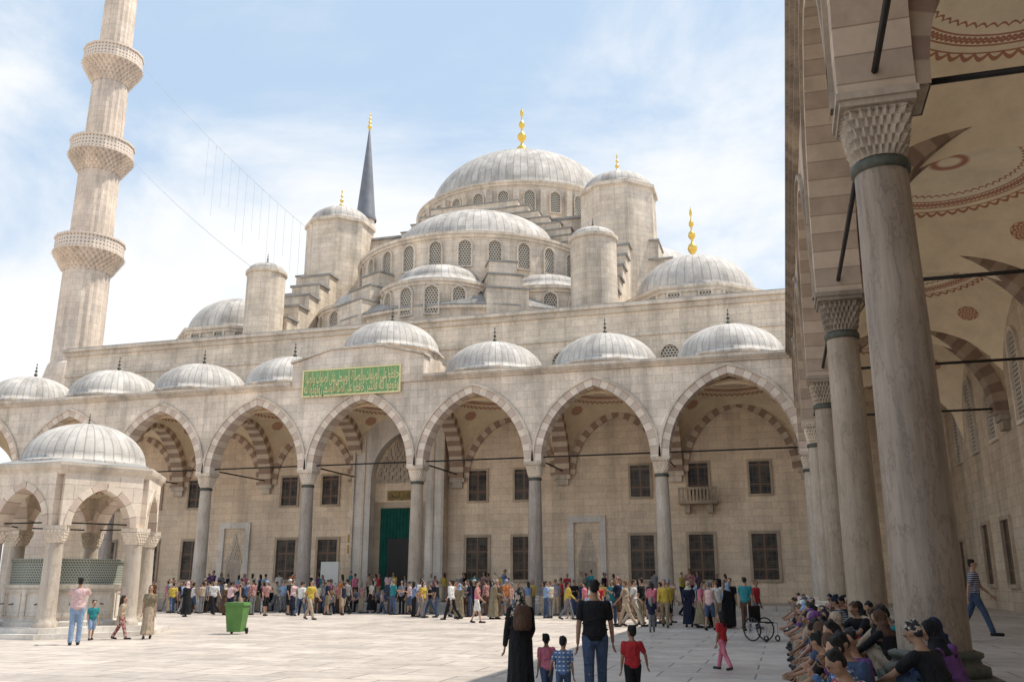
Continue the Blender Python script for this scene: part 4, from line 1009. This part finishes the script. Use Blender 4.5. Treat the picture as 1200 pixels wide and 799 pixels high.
placed = [(-0.75,27.6),(-0.75,26.6),(-0.9,25.6),(-1.0,24.6),(-0.5,28.4)]
def free(x, y, d):
    for (a, b) in placed:
        if (a-x)**2+(b-y)**2 < d*d: return False
    placed.append((x, y)); return True
adults = ['stand','stand2','walk','walk2','photo','shorts','woman','womanskirt','womantank','abaya','stand','walk','woman']
mix_ = adults+['child','childw']
def crowd(n, x0, x1, y0, y1, kinds, z=0, d=0.5, pw=1.0):
    k = t = 0
    while k < n and t < n*60:
        t += 1; x, y = rnd.uniform(x0,x1), y1-(y1-y0)*rnd.random()**pw
        if not free(x, y, d): continue
        k += 1; person(rnd.choice(kinds), x, y, z, rnd.uniform(0,2*pi), s=rnd.uniform(0.9,1.04))
def clusters(n, x0, x1, y0, y1):
    for _ in range(n):
        cx_, cy_ = rnd.uniform(x0,x1), rnd.uniform(y0,y1); m_ = rnd.choice([2,3,3,4,5])
        for q in range(m_):
            a_ = 2*pi*q/m_+rnd.uniform(-.3,.3); r_ = rnd.uniform(0.35,0.6)
            x, y = cx_+r_*math.cos(a_), cy_+r_*math.sin(a_)
            if free(x, y, 0.36): person(rnd.choice(mix_), x, y, 0, a_+pi+rnd.uniform(-.6,.6), s=rnd.uniform(0.9,1.04))
clusters(13, -36, -22, 40.5, 44.8)
clusters(13, -22, -7, 40.0, 44.8)
clusters(10, -8.5, -0.8, 33, 44.5)
crowd(20, -36.5, -8, 37.5, 45.5, mix_, 0, 0.5, 1.6)
crowd(12, -6, -0.6, 29, 42, mix_, 0, 0.55)
for i in range(24):
    x = -32+i*1.1+rnd.uniform(-0.2,0.2)
    if rnd.random() < 0.6: person(rnd.choice(['sit','sit2','sitw','sits']), x, Y0-1.02, 0, -pi/2+rnd.uniform(-0.3,0.3))
yy = 8.2
darkc = ['navy','black','grey','purple','denim','brown','striped blue','teal','flowered red','checked blue','khaki','black','navy','beige']
last = None
while yy < 34:
    if rnd.random() < 0.97:
        nearp = yy < 20
        kd = rnd.choice([q for q in ('sit','sit2','sit3','sitw','sits','sits2','sits','sitcap') if q != last]); last = kd
        person(kd, XS-0.98+rnd.uniform(-0.14,0.06), yy, 0, pi+rnd.uniform(-0.7,0.7), tc=rnd.choice(darkc), hcn=('h_black' if kd not in ('sits','sits2','sitcap') else rnd.choice(['black','navy','flowered black','striped blue','brown','purple','flowered red','beige'])) if nearp else None, sk=rnd.choice([0,1,1]), s=rnd.uniform(0.90,0.98))
    yy += rnd.uniform(0.42,0.58)
yy = 8.6
while yy < 28:
    if min(abs(yy-y_) for y_ in ys) > 0.95 and rnd.random() < 0.85:
        person(rnd.choice(['floor','floorw','floor']), XS-0.25+rnd.uniform(-0.1,0.35), yy, ZP, pi+rnd.uniform(-0.9,0.9), tc=rnd.choice(darkc), sk=1, hcn=rnd.choice(['black','navy','brown','flowered black']))
    yy += rnd.uniform(0.6,0.9)
for (x, y) in ((4.1,23.5),(3.6,31),(5.0,38),(3.2,41)):
    person(rnd.choice(adults), x, y, ZP, rnd.uniform(0,6.28))
FA = pi/2+math.radians(16.3)
for (k,x,y,fa,tc,bc) in (('walk',-5.5,34.9,0.3,'white','cream'),('woman',-4.8,35.0,2.0,'pink','denim'),('walk2',-4.3,34.6,-1.5,'yellow','khaki'),('abaya',-3.5,35.2,-1.6,None,None),('abaya',-2.7,35.4,-1.6,None,None),('stand',-2.0,35.6,-1.8,'black','black'),
    ('womantank',-12.0,36.0,0.2,'pink','white'),('walk',-20.0,37.0,-0.3,'yellow','beige'),('walk2',-14.0,38.5,3.0,'white','black')):
    if free(x,y,0.2): person(k, x, y, 0, fa, tc, bc)
person('photo', -18.1, 20.8, 0, 2.2, 'palepink', 'sky', 'h_black', 0, label='man in pale pink shirt and light jeans raising both hands')
person('child', -19.2, 22.7, 0, -0.6, 'teal', 'sky', 'h_black', 0, label='small child in teal shirt standing near the fountain')
person('childw', -18.6, 23.2, 0, 0.4, 'beige', 'flowered red', 'h_brown', 2, s=1.05, label='girl in beige top walking near the fountain')
person('womanskirt', -18.0, 23.6, 0, -1.0, 'khaki', 'beige', 'h_brown', 0, s=0.94, label='woman in khaki top and long beige skirt near fountain')
person('childw', -1.25, 18.7, 0, 2.6, 'red', 'pink', 'h_black', 1, s=0.92, label='small girl in red top running across the paving')
# farthest, most hidden visitors as one crowd mass under the portico
FP = {}
for kd in ('stand','stand2','walk2','photo','woman','womanskirt','abaya'):
    kw = dict(ARGS[kd]); kw['vox'] = 0.036; FP[kd] = person_proto(**kw)
cm = list(cloth.keys()); slots = [cloth[c] for c in cm]+[M['skin0'],M['skin1'],M['black']]
V_, F_, MI = [], [], []
n_c = t_ = 0
while n_c < 95 and t_ < 6000:
    t_ += 1
    if n_c < 55: x, y, z = rnd.uniform(-35,-3), rnd.uniform(48.1,51.5), ZP
    else: x, y, z = rnd.uniform(-36,-4), rnd.uniform(44.6,45.7), 0.0
    if min(abs(x-c_) for c_ in cols) < 0.7 and z > 0 and y < 48.6: continue
    if not free(x, y, 0.40): continue
    n_c += 1; kd = rnd.choice(list(FP)); w = T(x, y, z, rnd.uniform(0,6.28), rnd.uniform(0.9,1.04))
    tcn, bcn, hcn = rnd.choice(TOPS), rnd.choice(BOTS), rnd.choice(hc_); sk = rnd.choice([0,1])
    if kd == 'abaya': tcn = bcn = rnd.choice(['black','navy','brown','grey']); hcn = rnd.choice(['white','palepink','black','sky','cream'])
    for key, me in FP[kd].items():
        b = len(V_); V_ += [tuple(w @ q.co) for q in me.vertices]
        idx = len(cm)+sk if key == 'body' else cm.index(tcn) if key == 'shirt' else cm.index(bcn) if key in ('trousers','shorts','skirt','robe') else len(cm)+2 if key == 'shoes' else cm.index(hcn)
        for p in me.polygons: F_.append(tuple(i+b for i in p.vertices)); MI.append(idx)
cme = bpy.data.meshes.new('crowd'); cme.from_pydata(V_, [], F_); cme.update()
for m_ in slots: cme.materials.append(m_)
cme.polygons.foreach_set('material_index', MI); cme.polygons.foreach_set('use_smooth', [True]*len(F_))
co_ = ob('crowd', cme); co_['kind'] = 'stuff'; co_['label'] = 'far crowd of visitors standing under and before the portico'; co_['category'] = 'crowd'
# near group
V2 = 0.0105
nm_ = person_proto(h=1.67, legs=((0.26,0.06),(-0.22,0.14)), arms=((0.18,0.20,0.15,0.02),(-0.05,0.18,0.15,0.02)), girth=1.0, turn=0.15, nod=0.12, vox=V2)
nw_ = person_proto(h=1.55, bottom='abaya', top='long', hair='scarf', female=True, girth=0.98, legs=((0.18,0.05),(-0.12,0.08)), arms=((0.1,0.15,0.7,0.2),(0.1,0.18,0.15,0)), turn=-0.3, vox=V2)
nb_ = person_proto(h=1.08, child=True, bottom='shorts', legs=((0.3,0.1),(-0.25,0.2)), arms=((0.25,0.45,0.3,0),(0.05,0.12,0.3,0)), turn=0.4, vox=0.009)
nc_ = person_proto(h=0.94, child=True, legs=((0.3,0.1),(-0.25,0.2)), arms=((0.05,0.12,0.3,0),(0.3,0.45,0.3,0)), nod=0.3, turn=-0.3, vox=0.009)
ng_ = person_proto(h=0.94, child=True, hair='pony', legs=((0.15,0.1),(-0.3,0.15)), arms=((0.4,0.4,0.4,0),(-0.1,0.12,0.3,0)), turn=-0.5, vox=0.009)
person('walk', -2.60, 13.0, 0, FA-0.08, 'black', 'denim', 'h_black', 1, proto=nm_, label='man in dark shirt and jeans walking with small children')
person('abaya', -3.62, 12.8, 0, FA+0.15, 'black', 'black', 'flowered black', 1, proto=nw_, label='woman in long black robe and patterned scarf carrying a backpack')
person('child', -2.07, 12.9, 0, FA+0.05, 'red', 'black', 'h_black', 1, proto=nb_, label='boy in red shirt and dark shorts walking beside the man')
person('child', -2.94, 12.5, 0, FA-0.2, 'checked blue', 'denim', 'h_black', 1, proto=nc_, label='small boy in checked blue shirt walking beside the man')
person('child', -3.27, 12.9, 0, FA+0.3, 'pink', 'denim', 'h_black', 1, proto=ng_, label='small girl in pink top walking beside her mother')
def backpack(x, y, z, rz, mat, label, straps=True, s=0.88, grp=None):
    A = Acc(); A.loft([(0,0,0,0.13,0.07),(0,0,0.06,0.155,0.09),(0,0,0.28,0.145,0.085),(0,0,0.38,0.10,0.06)], 16); A.ell((0,0.08,0.13),0.11,0.05,0.11)
    A.v = [q*s for q in A.v]
    e = empty('backpack', (x,y,z), label, 'backpack', grp); w = T(x,y,z,rz); e.matrix_basis = w; WM[e.name] = w
    ob('bag', remesh(A, 0.012, mat, None, 2, 'bag'), w, e)
    for sgn in (-1,1):
        Sx = Acc()
        if straps: Sx.limb((sgn*0.08,-0.05,0.30),(sgn*0.09,-0.19,0.33),0.016,0.016,8); Sx.limb((sgn*0.09,-0.19,0.33),(sgn*0.10,-0.20,0.10),0.016,0.016,8)
        else: Sx.limb((sgn*0.07,-0.03,0.30*s),(sgn*0.02,-0.05,0.42*s),0.012,0.012,8)
        ob('strap', remesh(Sx, 0.010, mat, None, 1, 'strap'), w, e)
fx, fy = math.cos(FA+0.15), math.sin(FA+0.15)
backpack(-3.62-fx*0.19, 12.8-fy*0.19, 0.98, FA+0.15+pi/2, cloth['brown'], 'dark fabric backpack worn on a woman\'s back')
for (x, y, c_) in ((XS-0.55,9.4,'black'),(XS-0.5,11.1,'brown'),(XS-0.6,14.0,'navy'),(XS-0.5,16.4,'red'),(XS-0.1,19.0,'black')):
    backpack(x, y, ZP, rnd.uniform(0,6), cloth[c_], '%s bag set down on the platform beside seated visitors' % c_, False, 0.8, 'bags set down on the platform')

# ---------- wheelchair
Wm = T(-0.75,27.6,0,0.9)
wc = empty('wheelchair', (-0.75,27.6,0), 'folding wheelchair with dark seat standing on the paving', 'wheelchair')
wc.matrix_basis = Wm; WM[wc.name] = Wm
def torus_prof(R, r): return [(R+r*math.cos(2*pi*i/8), r*math.sin(2*pi*i/8)) for i in range(9)]
for sx in (-1,1):
    wl = ob('wheel', revolve_me('wheel', torus_prof(0.30,0.02), 32, M['black']), Wm @ Matrix.Translation((sx*0.28,0.1,0.32)) @ Matrix.Rotation(pi/2,4,'Y'), wc)
    Sx = Acc()
    for k in range(8): a = pi*k/8; Sx.limb((0.3*math.cos(a),0.3*math.sin(a),0),(-0.3*math.cos(a),-0.3*math.sin(a),0),0.005,0.005,4)
    ob('spokes', mesh('spokes', Sx.v, Sx.f, M['steel']), Wm @ Matrix.Translation((sx*0.28,0.1,0.32)) @ Matrix.Rotation(pi/2,4,'Y'), wl)
    ob('castor', revolve_me('castor', torus_prof(0.07,0.02), 16, M['black']), Wm @ Matrix.Translation((sx*0.24,-0.35,0.09)) @ Matrix.Rotation(pi/2,4,'Y'), wc)
box('seat', [(-0.23,0.23,-0.25,0.2,0.48,0.52),(-0.23,0.23,0.2,0.23,0.48,0.95)], M['black'], wc, Wm)
box('frame', [(-0.26,-0.24,-0.36,0.24,0.48,0.50),(0.24,0.26,-0.36,0.24,0.48,0.50),(-0.26,-0.24,0.22,0.24,0.2,1.0),(0.24,0.26,0.22,0.24,0.2,1.0),(-0.26,-0.24,-0.37,-0.35,0.12,0.5),(0.24,0.26,-0.37,-0.35,0.12,0.5)], M['steel'], wc, Wm)

# ---------- information board and signs
e = empty('notice_board', (-26.8,51.8,ZP), 'white information board on a stand beside the mosque door', 'sign')
box('panel', (-27.4,-26.2,51.77,51.83,ZP+0.9,ZP+2.3), M['white'], e)
each('leg', [(-27.35,-27.3,51.78,51.82,ZP,ZP+0.897),(-26.3,-26.25,51.78,51.82,ZP,ZP+0.897)], M['steel'], e)
e = empty('wall_sign', (-26.6,YW,3.6), 'two small ochre sign plates fixed to the mosque wall', 'sign')
each('sign_plate', [(-26.9,-26.2,YW-0.06,YW-0.01,4.0,4.5),(-26.9,-26.2,YW-0.06,YW-0.01,3.3,3.85)], M['tan'], e)

# ============================================================ WORLD / LIGHT / CAMERA
w = bpy.data.worlds.new('World'); SC.world = w; w.use_nodes = True
nt = w.node_tree; bg = nt.nodes['Background']
EL, AZ = math.radians(62), math.radians(62)
sky = nt.nodes.new('ShaderNodeTexSky'); sky.sky_type = 'NISHITA'; sky.sun_disc = False
sky.sun_elevation = EL; sky.sun_rotation = AZ; sky.air_density = 1.0; sky.dust_density = 1.0; sky.ozone_density = 2.0
tc = nt.nodes.new('ShaderNodeTexCoord')
mp = nt.nodes.new('ShaderNodeMapping'); mp.inputs['Scale'].default_value = (1.0,1.0,2.0); mp.inputs['Location'].default_value = (0.35,0.1,0.0); nt.links.new(tc.outputs['Generated'], mp.inputs[0])
ns = nt.nodes.new('ShaderNodeTexNoise'); ns.inputs['Scale'].default_value = 2.1; ns.inputs['Detail'].default_value = 10; ns.inputs['Roughness'].default_value = 0.58; ns.inputs['Distortion'].default_value = 0.35
nt.links.new(mp.outputs[0], ns.inputs['Vector'])
sp = nt.nodes.new('ShaderNodeSeparateXYZ'); nt.links.new(tc.outputs['Generated'], sp.inputs[0])
hz = nt.nodes.new('ShaderNodeMapRange'); nt.links.new(sp.outputs[2], hz.inputs[0])
for i, v_ in enumerate((0.05,0.7,0.19,-0.12)): hz.inputs[i+1].default_value = v_
ad = nt.nodes.new('ShaderNodeMath'); nt.links.new(ns.outputs[0], ad.inputs[0]); nt.links.new(hz.outputs[0], ad.inputs[1])
mr = nt.nodes.new('ShaderNodeMapRange'); nt.links.new(ad.outputs[0], mr.inputs[0]); mr.interpolation_type = 'SMOOTHSTEP'
for i, v_ in enumerate((0.40,0.68,0.03,0.94)): mr.inputs[i+1].default_value = v_
hm_ = nt.nodes.new('ShaderNodeMixRGB'); hm_.inputs[0].default_value = 0.78; nt.links.new(sky.outputs[0], hm_.inputs[1]); hm_.inputs[2].default_value = (4.0,5.2,6.6,1)
mx = nt.nodes.new('ShaderNodeMixRGB'); nt.links.new(mr.outputs[0], mx.inputs[0]); nt.links.new(hm_.outputs[0], mx.inputs[1]); mx.inputs[2].default_value = (6.9,6.95,7.0,1)
nt.links.new(mx.outputs[0], bg.inputs['Color']); bg.inputs['Strength'].default_value = 0.15
sl = bpy.data.lights.new('sun', 'SUN'); sl.energy = 4.8; sl.angle = math.radians(0.5); sl.color = (1.0,0.93,0.82)
so = bpy.data.objects.new('sun', sl); COL.objects.link(so)
S = Vector((math.sin(AZ)*math.cos(EL), math.cos(AZ)*math.cos(EL), math.sin(EL)))
so.rotation_euler = S.to_track_quat('Z','Y').to_euler(); so.location = S*150
cam = bpy.data.cameras.new('camera'); co = bpy.data.objects.new('camera', cam); COL.objects.link(co)
cam.sensor_width = 36; cam.lens = 31.8; cam.clip_end = 3000; cam.clip_start = 0.05
co.location = (0,0,1.65); co.rotation_euler = (math.radians(90+14.8), 0, math.radians(16.3))
SC.camera = co
SC.view_settings.view_transform = 'Standard'; SC.view_settings.look = 'None'; SC.view_settings.exposure = 0
